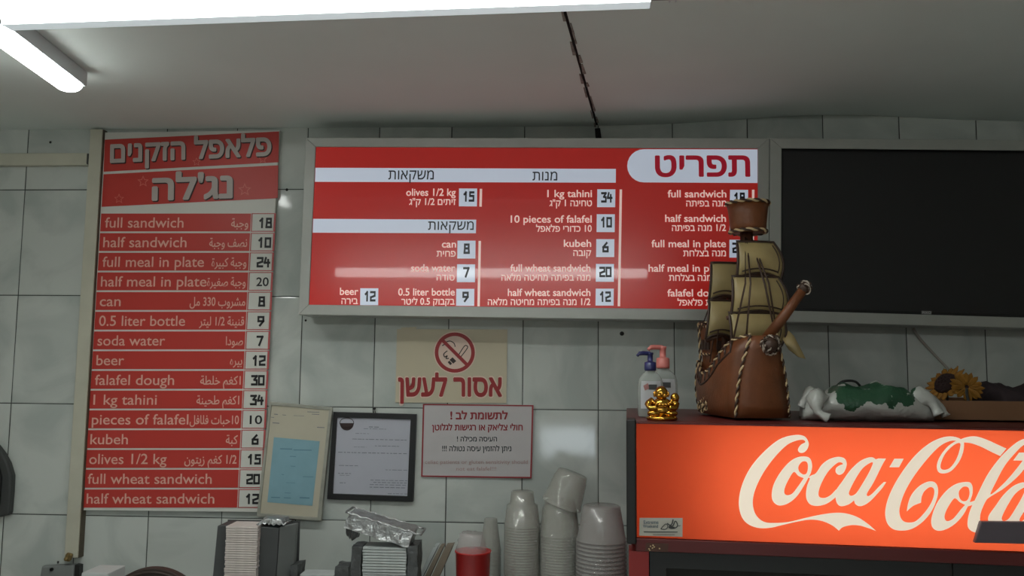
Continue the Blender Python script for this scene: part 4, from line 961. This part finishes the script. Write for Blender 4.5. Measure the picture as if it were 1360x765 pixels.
# sails: billowed leather sheets with dark edging, each with its yard
def sail(x, yc, z0, z1, w0, w1, bil, lean=0, yard=True, curl=.012):
    n, m = 10, 10; rows = []
    for i in range(n+1):
        q = i/n; r_ = []
        w = lerp(w0, w1, q)
        for j in range(m+1):
            p = j/m*2-1
            bul = bil*math.sin(PI*min(1, .12+q*.82))*(1-.55*p*p)
            sag = -curl*(1-p*p)*(1-q)*-1
            r_.append(sh(x+bul, yc+p*w/2+lean*(q-.5)+.010*math.sin(PI*q)*max(0, p), lerp(z0, z1, q)+sag))
        rows.append(r_)
    b = MB(); b.smooth = True; b.grid(rows); so = b.build('sail', M['sail'], ship, solid=.0022)
    b = MB(); b.smooth = True
    edge = [r_[0] for r_ in rows]+rows[-1][1:]+[r_[-1] for r_ in rows[::-1]][1:]+rows[0][::-1][1:]
    b.tube([p+fw*.0012 for p in edge], .0028, 6)
    ins = [rows[i][1] for i in range(1, n)]+[rows[n-1][j] for j in range(2, m)]+[rows[i][m-1] for i in range(n-2, 0, -1)]
    b.tube([p+fw*.0018 for p in [rows[1][j].lerp(rows[2][j], .3) for j in range(1, m)]], .0016, 6)
    b.tube([p+fw*.0018 for p in [rows[i][m-1] for i in range(1, n)]], .0012, 6)
    b.build('sail_edging', M['trim'], so)
    if yard:
        b = MB(); b.smooth = True; b.tube([sh(x-.004, yc-w0*.53, z0-.004), sh(x+bil*.2, yc, z0+curl-.002), sh(x-.004, yc+w0*.53, z0-.004)], .0042, 8); b.build('yard', M['leather_d'], so)
sail(.066, .016, .284, .362, .096, .080, .020, -.006)
sail(.070, .012, .205, .288, .118, .100, .024, -.004)
sail(.074, .006, .140, .212, .104, .112, .020, 0, False)
sail(-.040, -.012, .246, .330, .072, .066, .014, .004)
sail(-.036, -.022, .160, .246, .066, .066, .014, .010)
# bowsprit, knotted at both ends
b = MB(); b.smooth = True; q0, q1 = sh(.112, .008, .150), sh(.160, .074, .258)
b.tube([q0, q0.lerp(q1, .5)+V((0, 0, -.002)), q1], [.0115, .0105, .009], 12); bs = b.build('bowsprit', M['leather_d'] if 0 else M['leather'], ship)
rr = random.Random(11)
for c_, R0, n in ((q0+fw*.032+V((0, 0, -.006)), .019, 18), (q1, .0135, 12)):
    b = MB()
    for k in range(n):
        a, e = rr.uniform(0, 2*PI), rr.uniform(-1, 1); d = V((math.cos(a)*math.sqrt(1-e*e), math.sin(a)*math.sqrt(1-e*e), e)); t1 = d.cross(V((rr.random(), rr.random(), rr.random()))).normalized()
        braid(b, [c_+(d*.9+t1*s).normalized()*R0*(.8+.2*math.cos(s)) for s in (-.8, -.4, 0, .4, .8)], .0026)
    b.smooth = True; b.mi = 1; b.ball(c_, R0*.82, 14); b.build('knot', [M['cord_w'], M['cord_d']], bs)
# jib flap beside the bow
b = MB(); b.smooth = True; b.grid([[sh(.08, .060, .166), sh(.09, .064, .150), sh(.10, .066, .138)], [sh(.085, .075, .176), sh(.095, .080, .150), sh(.105, .085, .122)], [sh(.09, .083, .166), sh(.10, .090, .144), sh(.11, .098, .118)]]); b.build('jib', M['sail'], ship, solid=.002)
# rigging
b = MB(); b.smooth = True; tp = sh(.064, 0, .376)
for y1_, x_, z_ in ((-.052, .060, .120), (-.030, .095, .160), (.030, .100, .160), (.048, .070, .155)): b.tube([tp+pt*(y1_*.12), sh(.108, y1_*.5, .27), sh(x_+.022, y1_, z_)], .0020, 6)
t2_ = sh(-.052, -.008, .325)
for y1_, x_, z_ in ((-.052, -.030, .110), (-.056, -.075, .18), (.030, -.02, .10), (-.040, -.020, .14)): b.tube([t2_, sh(x_, y1_, z_)], .0015, 6)
b.build('rigging', M['cord_d'], ship)

# ------------------------------------------------------------------ carrier bag
c = on_top(1150, 1.72); b = MB(); b.smooth = True
rows = []; n = 40; k_ = 26; Lb = .255
for i in range(n+1):
    q = i/n; x = (q-.5)*Lb
    e = math.sin(PI*min(1, max(0, q)))**.45
    hz = (.036*(.35+.65*e))*(1-.22*(q > .75)*(q-.75)/.25); hy = .062*(.3+.7*e); zc_ = hz
    r_ = []
    for j in range(k_):
        a = 2*PI*j/k_; p = V((x, hy*math.cos(a), zc_+hz*math.sin(a)))
        d = noise.noise(p*26+V((3, 1, 7)))*.012+noise.noise(p*60)*.006; d *= (1 if p.z > .012 else .3)
        p = V((p.x, p.y*(1+d*6), max(.0008, p.z+d)))
        r_.append(c+p)
    rows.append(r_)
b.grid(rows, closed=True); b.add(rows[0], [tuple(range(k_))]); b.add(rows[-1], [tuple(range(k_))])
t = thing('carrier_bag', c, 'crumpled white plastic bag with green print lying on the cooler', 'bag')
bo_ = b.build('bag_body', M['bag'], t)
def tuft(pts, r, nm='bag_end'):
    b = MB(); b.smooth = True; P = cr(pts, 5); m = len(P); rows = []
    for i, p in enumerate(P):
        q = i/(m-1); tg = (P[min(i+1, m-1)]-P[max(i-1, 0)]).normalized(); a = tg.cross(V((0, .3, 1))).normalized(); bb = tg.cross(a)
        rows.append([p+(a*math.cos(2*PI*j/14)+bb*math.sin(2*PI*j/14))*r*(.75+.25*math.sin(q*7))*(1+.35*noise.noise(V((j*.9, q*6, r*90))))*(1-.5*q) for j in range(14)])
    b.grid(rows, closed=True); b.add(rows[0], [tuple(range(14))]); b.add(rows[-1], [tuple(range(14))])
    for v in b.v: v.z = max(v.z, ZT+.0008)
    b.build(nm, M['bag'], t)
tuft([c+V((-.10, -.02, .05)), c+V((-.112, -.05, .038)), c+V((-.112, -.062, .018)), c+V((-.095, -.068, .008))], .021)
tuft([c+V((-.10, 0, .05)), c+V((-.12, -.01, .045)), c+V((-.130, -.01, .026))], .020)
tuft([c+V((.085, -.02, .05)), c+V((.110, -.04, .042)), c+V((.122, -.05, .016))], .024)
tuft([c+V((.10, .0, .045)), c+V((.135, -.015, .035)), c+V((.148, -.02, .012))], .018)
b = MB(); b.smooth = True; b.tube(cr([c+V((-.06, 0, .064)), c+V((-.045, -.004, .078)), c+V((-.02, -.004, .078)), c+V((-.005, 0, .062))], 5), .0026); b.build('handle_loop', M['dark2'], t)
# ------------------------------------------------------------------ open carton with flowers and dark cloth
BY = CAM.y+1.74; BP = Plane((0, BY, 0), (0, -1, 0))
xa, xb = at(1237, 550, BP).x, at(1237, 550, BP).x+.34; zb1 = at(1300, 532.5, BP).z
t = thing('cardboard_carton', (lerp(xa, xb, .5), BY+.10, ZT), 'open brown cardboard carton on the cooler under the dark television', 'carton')
b = MB(); th = .004
for p0, p1 in (((xa, BY), (xb, BY+th)), ((xa, BY+.20-th), (xb, BY+.20)), ((xa, BY+th), (xa+th, BY+.20-th)), ((xb-th, BY+th), (xb, BY+.20-th))):
    b.prism([V((p0[0], p0[1], ZT)), V((p1[0], p0[1], ZT)), V((p1[0], p1[1], ZT)), V((p0[0], p1[1], ZT))], (0, 0, zb1-ZT))
b.prism([V((xa, BY, ZT)), V((xb, BY, ZT)), V((xb, BY+.2, ZT)), V((xa, BY+.2, ZT))], (0, 0, .003)); b.build('box', M['carton'], t)
def sunflower(px, py, D, R, az, el, lab):
    """face direction az (from towards viewer, to the right) and el; stem drops into the carton"""
    y = CAM.y+D; c = at(px, py, Plane((0, y, 0), (0, -1, 0)))
    d = V((math.sin(az)*math.cos(el), -math.cos(az)*math.cos(el), math.sin(el))); a = d.cross(V((0, 0, 1))).normalized(); u = a.cross(d)
    t = thing('artificial_sunflower', c, lab, 'flower', None)
    b = MB(); b.smooth = True
    for k in range(17):
        th_ = 2*PI*k/17+random.uniform(-.1, .1); r = a*math.cos(th_)+u*math.sin(th_); s = d.cross(r); cup = random.uniform(-.25, .15); Lp = R*random.uniform(.92, 1.08)
        ctr = [(R*.12, 0.06), (R*.35, 0.12), (R*.6, .17), (R*.85, .13), (Lp, .01)]
        rows = [[c+r*q-d*(R*.25*cup*(q/R))+s*(w*R*j)+d*(R*.05*(1-j*j)) for j in (-1, 0, 1)] for q, w in ctr]
        b.grid(rows)
    b.build('petals', M['petal'], t, solid=.001)
    b = MB(); b.smooth = True; Rm = Matrix((a, u, d)).transposed(); b.lathe([(.0001, R*.34), (R*.28, R*.32), (R*.50, R*.20), (R*.58, .002), (R*.3, .001), (.0001, .001)], c, 22, Rm)
    for k in range(40):
        g_ = k*2.399; rr_ = R*.55*math.sqrt(k/40); b.ball(c+a*rr_*math.cos(g_)+u*rr_*math.sin(g_)+d*(R*.34*(1-(rr_/(R*.60))**2)+R*.02), R*.065, 6)
    b.build('seed_head', M['seed'], t)
    b = MB(); b.smooth = True; b.tube(cr([c-d*R*.02+V((0, 0, -R*.1)), c+V((.002, .004, -R*.6)), V((c.x+.012, c.y+.006 if c.y < BY+.05 else BY+.11, ZT+.006))], 5), .0028); b.build('stem', M['dark'], t)
    return t
sunflower(1257, 510, 1.83, .044, math.radians(-62), math.radians(34), 'artificial sunflower with yellow petals and dark centre facing left out of the carton')
sunflower(1284, 514, 1.775, .032, math.radians(140), math.radians(20), 'artificial sunflower seen from behind with yellow petals, at the middle of the carton')
# dark cloth bundle
b = MB(); b.smooth = True; y = BY+.10; cz = zb1; x_0 = at(1296, 520, Plane((0, y, 0), (0, -1, 0))).x; x_1 = xb-.012
n, m = 40, 20; rows = []
for i in range(n+1):
    q = i/n; x = lerp(x_0, x_1, q); hh = (.034+.006*math.sin(q*11)+.012*noise.noise(V((q*9, 0, 3))))*min(1, q*6+.25)*min(1, (1-q)*4+.3)
    r_ = []
    for j in range(m):
        a = 2*PI*j/m; p = V((x, y+.075*math.cos(a)*min(1, q*5+.4), ZT+.012+(zb1-ZT)*.6+max(-.02, math.sin(a)*hh)))
        d = noise.noise(p*38)*.011+noise.noise(p*90)*.004; r_.append(p+V((0, d*.4, d)))
    rows.append(r_)
b.grid(rows, closed=True); b.add(rows[0], [tuple(range(m))]); b.add(rows[-1], [tuple(range(m))])
o = b.build('dark_cloth', M['cloth']); base(o, V((lerp(x_0, x_1, .5), y, ZT+.02))); tag(o, 'bunched dark purple-brown cloth lying in the right part of the carton', 'cloth')

# ================================================================== SHELF WITH PACKAGING, BELOW
def P(px, py, D): return at(px, py, Plane((0, CAM.y+D, 0), (0, -1, 0)))
ZS = EYE-(800-488)/1100*2.0
sf = MB(); e_ = [P(829, 790, 2.21), P(829, 790, 1.74)]; sf.prism([V((-1.4, -.001, ZS-.03)), V((e_[0].x, -.001, ZS-.03)), V((e_[1].x, CAM.y+1.74, ZS-.03)), V((-1.4, CAM.y+1.74, ZS-.03))], (0, 0, .03)); t = thing('steel_shelf', (-.35, -.24, ZS-.03), 'steel shelf under the packaging stacks along the bottom edge', 'shelf'); sf.build('shelf_top', M['counter'], t, .003)
for x in (-1.2, -.55, .02):
    b = MB(); b.prism([(x-.015, -.001, ZS-.03), (x-.015, -.40, ZS-.03), (x-.015, -.40, ZS-.05), (x-.015, -.001, ZS-.28)], (.03, 0, 0)); b.build('bracket', M['counter'], t)
def shelf_pt(px, D): p = P(px, 760, D); return V((p.x, p.y, ZS))
# --- inverted clear cups, nested one over another
def make_cup(name, ht, rt, rb, step, m, rim, sh_):
    b = MB(); b.smooth = True; th = .0003
    prof = [(.0001, ht), (rt-.002, ht), (rt, ht-.002)]
    if step: prof += [(rt+.003, ht-step), (sh_, ht-step-.004)]
    prof += [(rb, .005), (rb+rim, .0042), (rb+rim, .0005), (rb+rim*.5, 0), (rb+.0002, .0005), (rb-th, .005)]
    if step: prof += [(sh_-th, ht-step-.0048), (rt+.003-th, ht-step-.0008)]
    prof += [(rt-th, ht-.0026), (rt-.0024, ht-.0008), (.0001, ht-.0008)]
    b.lathe(prof, (0, 0, 0), 40)
    o = b.build(name, m)
    return o
def cup_stack(px, D, ztopc_, ht, rt, rb, pitch, step, m, lab, toplab, group, jitter=.00005, rim=.001, sh_=.037):
    p = shelf_pt(px, D); n = max(1, int((ztopc_-ht-ZS)/pitch)+1); first = None
    pitch = (ztopc_-ht-ZS)/(n-1) if n > 1 else pitch
    for k in range(n):
        o = make_cup('plastic_cup', ht, rt, rb, step, m, rim, sh_) if first is None else first.copy()
        if first is None: first = o
        else: COL.objects.link(o)
        o.location = (p.x+random.uniform(-jitter, jitter), p.y+random.uniform(-jitter, jitter), ZS+k*pitch)
        tag(o, lab, 'cup', group)
        if k == n-1:
            o['label'] = toplab
            if 'group' in o: del o['group']
    return first, p
D1 = 2.02
cup_stack(693, D1, P(690, 652, D1).z, .082, .0270, .0425, .0062, .028, M['cup'], 'milky clear plastic cup nested upside down in the left tall stack', 'topmost milky clear cup of the left tall stack', 'upside-down cups, left tall stack')
f2, p2 = cup_stack(743, D1, P(745, 664, D1).z, .082, .0360, .0475, .0062, .014, M['cup'], 'milky clear plastic cup nested upside down in the stack under the tilted cup', 'milky clear cup on which the tilted cup leans', 'upside-down cups, stack under the tilted cup', sh_=.0405)
o = f2.copy(); COL.objects.link(o); o.location = (p2.x+.004, p2.y, P(745, 671, D1).z); o.rotation_euler = (0, .34, 0)
if 'group' in o: del o['group']
tag(o, 'tilted clear plastic cup leaning on top of the middle tall stack', 'cup')
cup_stack(799, D1-.07, P(799, 671, D1-.07).z, .078, .043, .0555, .0086, 0, M['cup2'], 'clear cup with bright rim nested in the ribbed stack beside the cooler', 'topmost clear cup of the ribbed stack beside the cooler', 'upside-down cups, ribbed stack by the cooler', rim=.0036)
cup_stack(651, D1+.06, P(651, 688, D1+.06).z, .080, .016, .026, .0090, 0, M['cup'], 'slim clear plastic cup nested upside down in the short stack behind the red tub', 'topmost slim clear cup behind the red tub', 'slim upside-down cups behind the red tub')
# --- red tub with a crumpled clear lid
D2 = 1.92; c = shelf_pt(628, D2); zt_ = P(628, 731, D2).z; rt_ = .0395
t = thing('red_tub', c, 'red plastic tub with crumpled clear film on top, left of the cup stacks', 'tub')
b = MB(); b.smooth = True; hh = zt_-ZS; b.lathe([(.0001, 0), (rt_*.86, 0), (rt_*.88, .003), (rt_, hh-.004), (rt_+.002, hh-.003), (rt_+.002, hh), (rt_-.002, hh), (rt_*.86, .006), (.0001, .005)], c, 40); b.build('tub', M['redcup'], t)
b = MB(); b.smooth = True; rows = []
for i in range(9):
    q = i/8; r = rt_*(.92-.25*q); z = c.z+hh-.004+.042*q
    rows.append([V((c.x-.004+r*math.cos(a)*(1+.16*noise.noise(V((math.cos(a)*3, math.sin(a)*3, q*4)))), c.y+r*math.sin(a)*(1+.16*noise.noise(V((math.cos(a)*3, math.sin(a)*3, q*4+9)))), z+.008*noise.noise(V((math.cos(a)*2, math.sin(a)*2, 5))))) for a in [2*PI*k/28 for k in range(28)]])
b.grid(rows, closed=True); b.add(rows[-1], [tuple(range(28))]); b.build('film_lid', M['film'], t)
# --- leaning cardboard sheets
for x0, x1, t0, t1, yt, m, lab in ((539, 546, 576, 581.5, 727, M['cardlid2'], 'pale card sheet leaning left of the brown card sheets'), (547.5, 556, 583, 588.5, 728, M['cardboard'], 'narrow brown card sheet leaning between the pale sheet and the wide brown sheet'), (557.5, 569, 591, 601, 727, M['cardboard'], 'wide brown card sheet leaning nearest the red tub')):
    D = 2.045; A = P(x0, 800, D); B = P(x1, 800, D); T1 = P(t0, yt, D); T2_ = P(t1, yt-1, D); A.z = B.z = ZS
    b = MB(); b.prism([A, B, T2_, T1], (0, .05, 0)); o = b.build('card_sheet', m, None, .0006); base(o, (A+B)/2); tag(o, lab, 'card sheet')
# --- stacks of card lids held between dark folded trays
def lid_stack(px0, px1, D, zb_, zt_2, n, m, depth, lab, group, skew=.0012):
    first = None; A = P(px0, 760, D); B = P(px1, 760, D); w = B.x-A.x; th = (zt_2-zb_)/n; rr = random.Random(n)
    for k in range(n):
        if first is None:
            b = MB(); b.box((0, 0, th*.40), (w, depth, th*.80)); o = b.build('takeaway_card', m, None, .0004); first = o
        else: o = first.copy(); COL.objects.link(o)
        o.location = (A.x+w/2+rr.uniform(-skew, skew), A.y+depth/2+rr.uniform(-skew, skew), zb_+k*th); o.rotation_euler = (0, 0, rr.uniform(-.012, .012))
        tag(o, lab, 'card', group)
DA = 1.93
A = P(285, 760, DA); zt1 = P(330, 699, DA).z
hold = thing('card_holder', shelf_pt(332, DA), 'dark grey open card holder full of white cards, at bottom left below the price board', 'card holder')
def pw(px, D): return P(px, 740, D).x
yA = CAM.y+DA
b = MB(); b.prism([V((pw(281, DA), yA, ZS)), V((pw(299, DA), yA+.012, ZS)), V((pw(301, DA), yA+.012, zt1)), V((pw(287, DA), yA, zt1))], (0, .058, 0)); b.build('left_side', M['holder'], hold, .002)
b = MB(); b.prism([V((pw(338, DA), yA+.010, ZS)), V((pw(365, DA), yA+.006, ZS)), V((pw(368, DA), yA+.006, zt1-.004)), V((pw(343, DA), yA+.010, zt1-.002))], (0, .052, 0)); b.build('middle_panel', M['holder'], hold, .002)
b = MB(); b.prism([V((pw(365.5, DA), yA+.006, ZS)), V((pw(381, DA), yA+.045, ZS)), V((pw(384, DA), yA+.045, zt1-.001)), V((pw(369, DA), yA+.006, zt1-.001))], (0, .020, 0)); b.build('right_side', M['holder_side'], hold, .002)
b = MB(); b.prism([V((pw(284, DA), yA+.074, ZS)), V((pw(384, DA), yA+.074, ZS)), V((pw(384, DA), yA+.074, zt1)), V((pw(284, DA), yA+.074, zt1))], (0, .003, 0)); b.build('back_panel', M['holder'], hold)
b = MB(); b.box(V(((pw(281, DA)+pw(384, DA))/2, yA+.035, ZS+.002)), (pw(384, DA)-pw(281, DA), .08, .004)); b.build('base_panel', M['holder'], hold)
lid_stack(298, 340.5, DA-.006, ZS+.0045, zt1+.001, 36, M['cardlid'], .066, 'white card in the tall stack inside the dark grey holder', 'white cards in the dark grey holder')
# foil tray lying on the holder's top, crimped rim towards the viewer
def foil_tray(c, w, d, h, m, name, lab, rot, taper=.82, rim=.006, parts=None):
    """inverted or upright foil tray around local origin; returns mesh"""
    b = MB(); b.smooth = False; n = 44
    def loop(sx, sy, z, cr_=.0):
        pts = []
        per = [(-1, -1), (1, -1), (1, 1), (-1, 1)]
        for k in range(4):
            a, e = per[k], per[(k+1) % 4]
            for j in range(n//4):
                q = j/(n/4); x, y = lerp(a[0], e[0], q), lerp(a[1], e[1], q); wv = cr_*math.sin((k*n/4+j)*PI)
                pts.append((x*sx/2, y*sy/2, z))
        return pts
    loops = [loop(w*taper*.96, d*taper*.96, h), loop(w*taper, d*taper, h-.002), loop(w*.98, d*.98, .004), loop(w, d, .002), loop(w+rim*2, d+rim*2, .001)]
    def q_(p):
        v = V(p); nn = V((noise.noise(v*45), noise.noise(v*45+V((9, 0, 0))), noise.noise(v*45+V((0, 9, 0)))))*.0042; return c+rot@(v+nn)
    rows = [[q_(p) for p in lo] for lo in loops]
    # wrinkles on the rim
    for i, p in enumerate(loops[-1]): rows[-1][i] = rows[-1][i]+rot@V((0, 0, .0022*(-1)**i))
    b.grid(rows, closed=True); m_ = 14
    top = [[q_((lerp(-.5, .5, i/m_)*w*taper*.96, lerp(-.5, .5, j/m_)*d*taper*.96, h+.0)) for j in range(m_+1)] for i in range(m_+1)]; b.grid(top)
    o = b.build(name, m, None, solid=.0008); base(o, c); tag(o, lab, 'foil tray'); return o
cc_ = V((pw(356, DA), yA+.036, zt1+.002))
foil_tray(cc_, .058, .050, .012, M['foil'], 'foil_tray', 'small upturned foil tray on the right part of the dark grey holder', Matrix.Identity(3), .9, .004)
# second stack: grey-white lids between dark foil trays, a crumpled tray tilted on top
DB = 1.92; yB = CAM.y+DB; zt2 = P(510, 726, DB).z
h2_ = thing('card_holder', shelf_pt(512, DB), 'foil covered holder of grey-white cards under the tilted foil tray', 'card holder')
def crumple(bb, amt=.004, sc_=40):
    for v in bb.v: v += V((noise.noise(v*sc_), noise.noise(v*sc_+V((5, 0, 0))), noise.noise(v*sc_+V((0, 5, 0)))))*amt
def crump_box(xa_, xb_, ya_, yb_, za_, zb_, nm, m, par, slope=0):
    b = MB(); n = 10
    for f_ in ('x0', 'x1', 'y0', 'y1', 'z1'):
        rows = []
        for i in range(n+1):
            r_ = []
            for j in range(n+1):
                u_, v_ = i/n, j/n
                q = {'x0': (0, u_, v_), 'x1': (1, u_, v_), 'y0': (u_, 0, v_), 'y1': (u_, 1, v_), 'z1': (u_, v_, 1)}[f_]
                r_.append(V((lerp(xa_, xb_, q[0])+slope*q[2], lerp(ya_, yb_, q[1]), lerp(za_, zb_, q[2]))))
            rows.append(r_)
        b.grid(rows)
    crumple(b); return b.build(nm, m, par)
crump_box(pw(466, DB), pw(480, DB), yB, yB+.06, ZS, P(470, 726, DB).z, 'left_side', M['foil_dark'], h2_)
crump_box(pw(540, DB), pw(553, DB), yB-.004, yB+.06, ZS, P(545, 724, DB).z, 'right_side', M['foil_dark'], h2_, .004)
b = MB(); b.box(V(((pw(466, DB)+pw(552, DB))/2, yB+.03, ZS+.002)), (pw(552, DB)-pw(466, DB), .06, .004)); b.build('base_panel', M['holder'], h2_)
b = MB(); b.prism([V((pw(480, DB), yB+.064, ZS)), V((pw(541, DB), yB+.064, ZS)), V((pw(541, DB), yB+.064, zt2-.01)), V((pw(480, DB), yB+.064, zt2-.01))], (0, .003, 0)); b.build('back_panel', M['holder'], h2_)
lid_stack(481, 539, DB-.004, ZS+.0045, zt2, 24, M['cardlid2'], .058, 'grey-white card in the stack under the tilted foil tray', 'grey-white cards under the tilted foil tray')
# tilted tray: a long box of foil, high at its left end
E1, E2 = P(461, 687, DB-.01), P(547, 713, DB-.01); dx = (E2-E1).normalized(); upv = V((0, -1, 0)).cross(dx); upv = -upv if upv.z < 0 else upv
Rt = Matrix((dx, V((0, 1, 0)), upv)).transposed(); mid = (E1+E2)/2+V((0, .036, 0))-upv*.008
Lt = (E2-E1).length
t = thing('foil_tray', mid, 'crumpled silver foil tray tilted on top of the grey-white card stack', 'foil tray')
b = MB(); n = 16; hh = .036
def fp(x, y, z): return mid+Rt@V((x, y, z))
for f_ in range(5):
    rows = []
    for i in range(n+1):
        r_ = []
        for j in range(9):
            u_, v_ = i/n*2-1, j/8*2-1
            if f_ == 0: q = (u_*Lt/2, -.028-.005*(1-v_)/2, v_*hh/2)
            elif f_ == 1: q = (u_*Lt/2, .028, v_*hh/2)
            elif f_ == 2: q = (u_*Lt/2, v_*.028, hh/2)
            elif f_ == 3: q = (-Lt/2, u_*.028, v_*hh/2)
            else: q = (Lt/2, u_*.028, v_*hh/2)
            r_.append(fp(*q))
        rows.append(r_)
    b.grid(rows)
crumple(b, .004, 45); b.build('tray', M['foil'], t, solid=.0008)
b = MB(); b.smooth = True
rim_ = [(-Lt/2-.006, -.036), (Lt/2+.018, -.036), (Lt/2+.018, .032), (-Lt/2-.006, .032), (-Lt/2-.006, -.036)]; pts = []
for (ax_, ay_), (bx_, by_) in zip(rim_[:-1], rim_[1:]):
    for k in range(14): pts.append(fp(lerp(ax_, bx_, k/14), lerp(ay_, by_, k/14), hh/2+.0014*(-1)**k))
b.tube(pts+[pts[0]], .0024, 6); b.build('rim', M['foil'], t)
b = MB(); rr = random.Random(4)
for k in range(7):
    x = -Lt/2+.004+k*.004; b.prism([fp(x, -.03, -hh/2+.004), fp(x+.006, -.031, -hh/2+.004), fp(x+.008+rr.uniform(-.003, .003), -.027, -hh/2-.016-rr.uniform(0, .008)), fp(x+.002, -.024, -hh/2-.014)], (0, .025, 0))
crumple(b, .005, 60); b.build('crushed_end', M['foil_dark'], t)
# third, lower stack between the two
DC = 1.95; yC = CAM.y+DC
h3 = thing('card_holder', shelf_pt(418, DC), 'low dark holder between the two taller card stacks at the bottom edge', 'card holder')
crump_box(pw(387, DC), pw(396, DC), yC, yC+.055, ZS, P(388, 751, DC).z, 'left_side', M['foil_dark'], h3); crump_box(pw(446, DC), pw(463, DC), yC, yC+.055, ZS, P(455, 752, DC).z, 'right_side', M['foil_dark'], h3)
b = MB(); b.box(V(((pw(387, DC)+pw(463, DC))/2, yC+.0275, ZS+.002)), (pw(463, DC)-pw(387, DC), .055, .004)); b.build('base_panel', M['holder'], h3)
lid_stack(399, 444, DC-.002, ZS+.0045, P(420, 762, DC).z, 8, M['cardlid2'], .05, 'white card in the low stack between the two taller stacks', 'white cards in the low holder')
# round dark lid standing behind the holder's left, light carton
DD = 1.90; ctr = P(200, 827, DD); R0 = .125
t = thing('round_tray', V((ctr.x, ctr.y, ZS)), 'dark brown round tray standing at the bottom edge under the price board', 'tray')
b = MB(); b.smooth = True; zc_ = max(P(200, 754.5, DD).z-R0, ZS-.5); cz_ = V((ctr.x, ctr.y, zc_))
n = 64; arc = [cz_+V((R0*math.cos(a), 0, R0*math.sin(a))) for a in [2*PI*k/n for k in range(n)]]
arc = [V((p.x, p.y, max(p.z, ZS+.0005))) for p in arc]
b.smooth = False; b.prism(arc, (0, .022, 0)); b.build('disc', M['brown'], t, .004)
b = MB(); b.smooth = True; b.tube([cz_+V((R0*.93*math.cos(a), -.002, R0*.93*math.sin(a))) for a in [PI*k/30 for k in range(3, 28)]], .003); b.build('raised_rim', M['brown'], t)
b = MB(); c = shelf_pt(126, 1.98); hz = P(126, 761, 1.98).z-ZS; b.box(c+V((0, .04, hz/2)), (.066, .08, hz)); o = b.build('white_carton', M['white'], None, .002); base(o, c+V((0, .04, 0))); tag(o, 'low white carton at the bottom edge beside the junction box', 'carton')
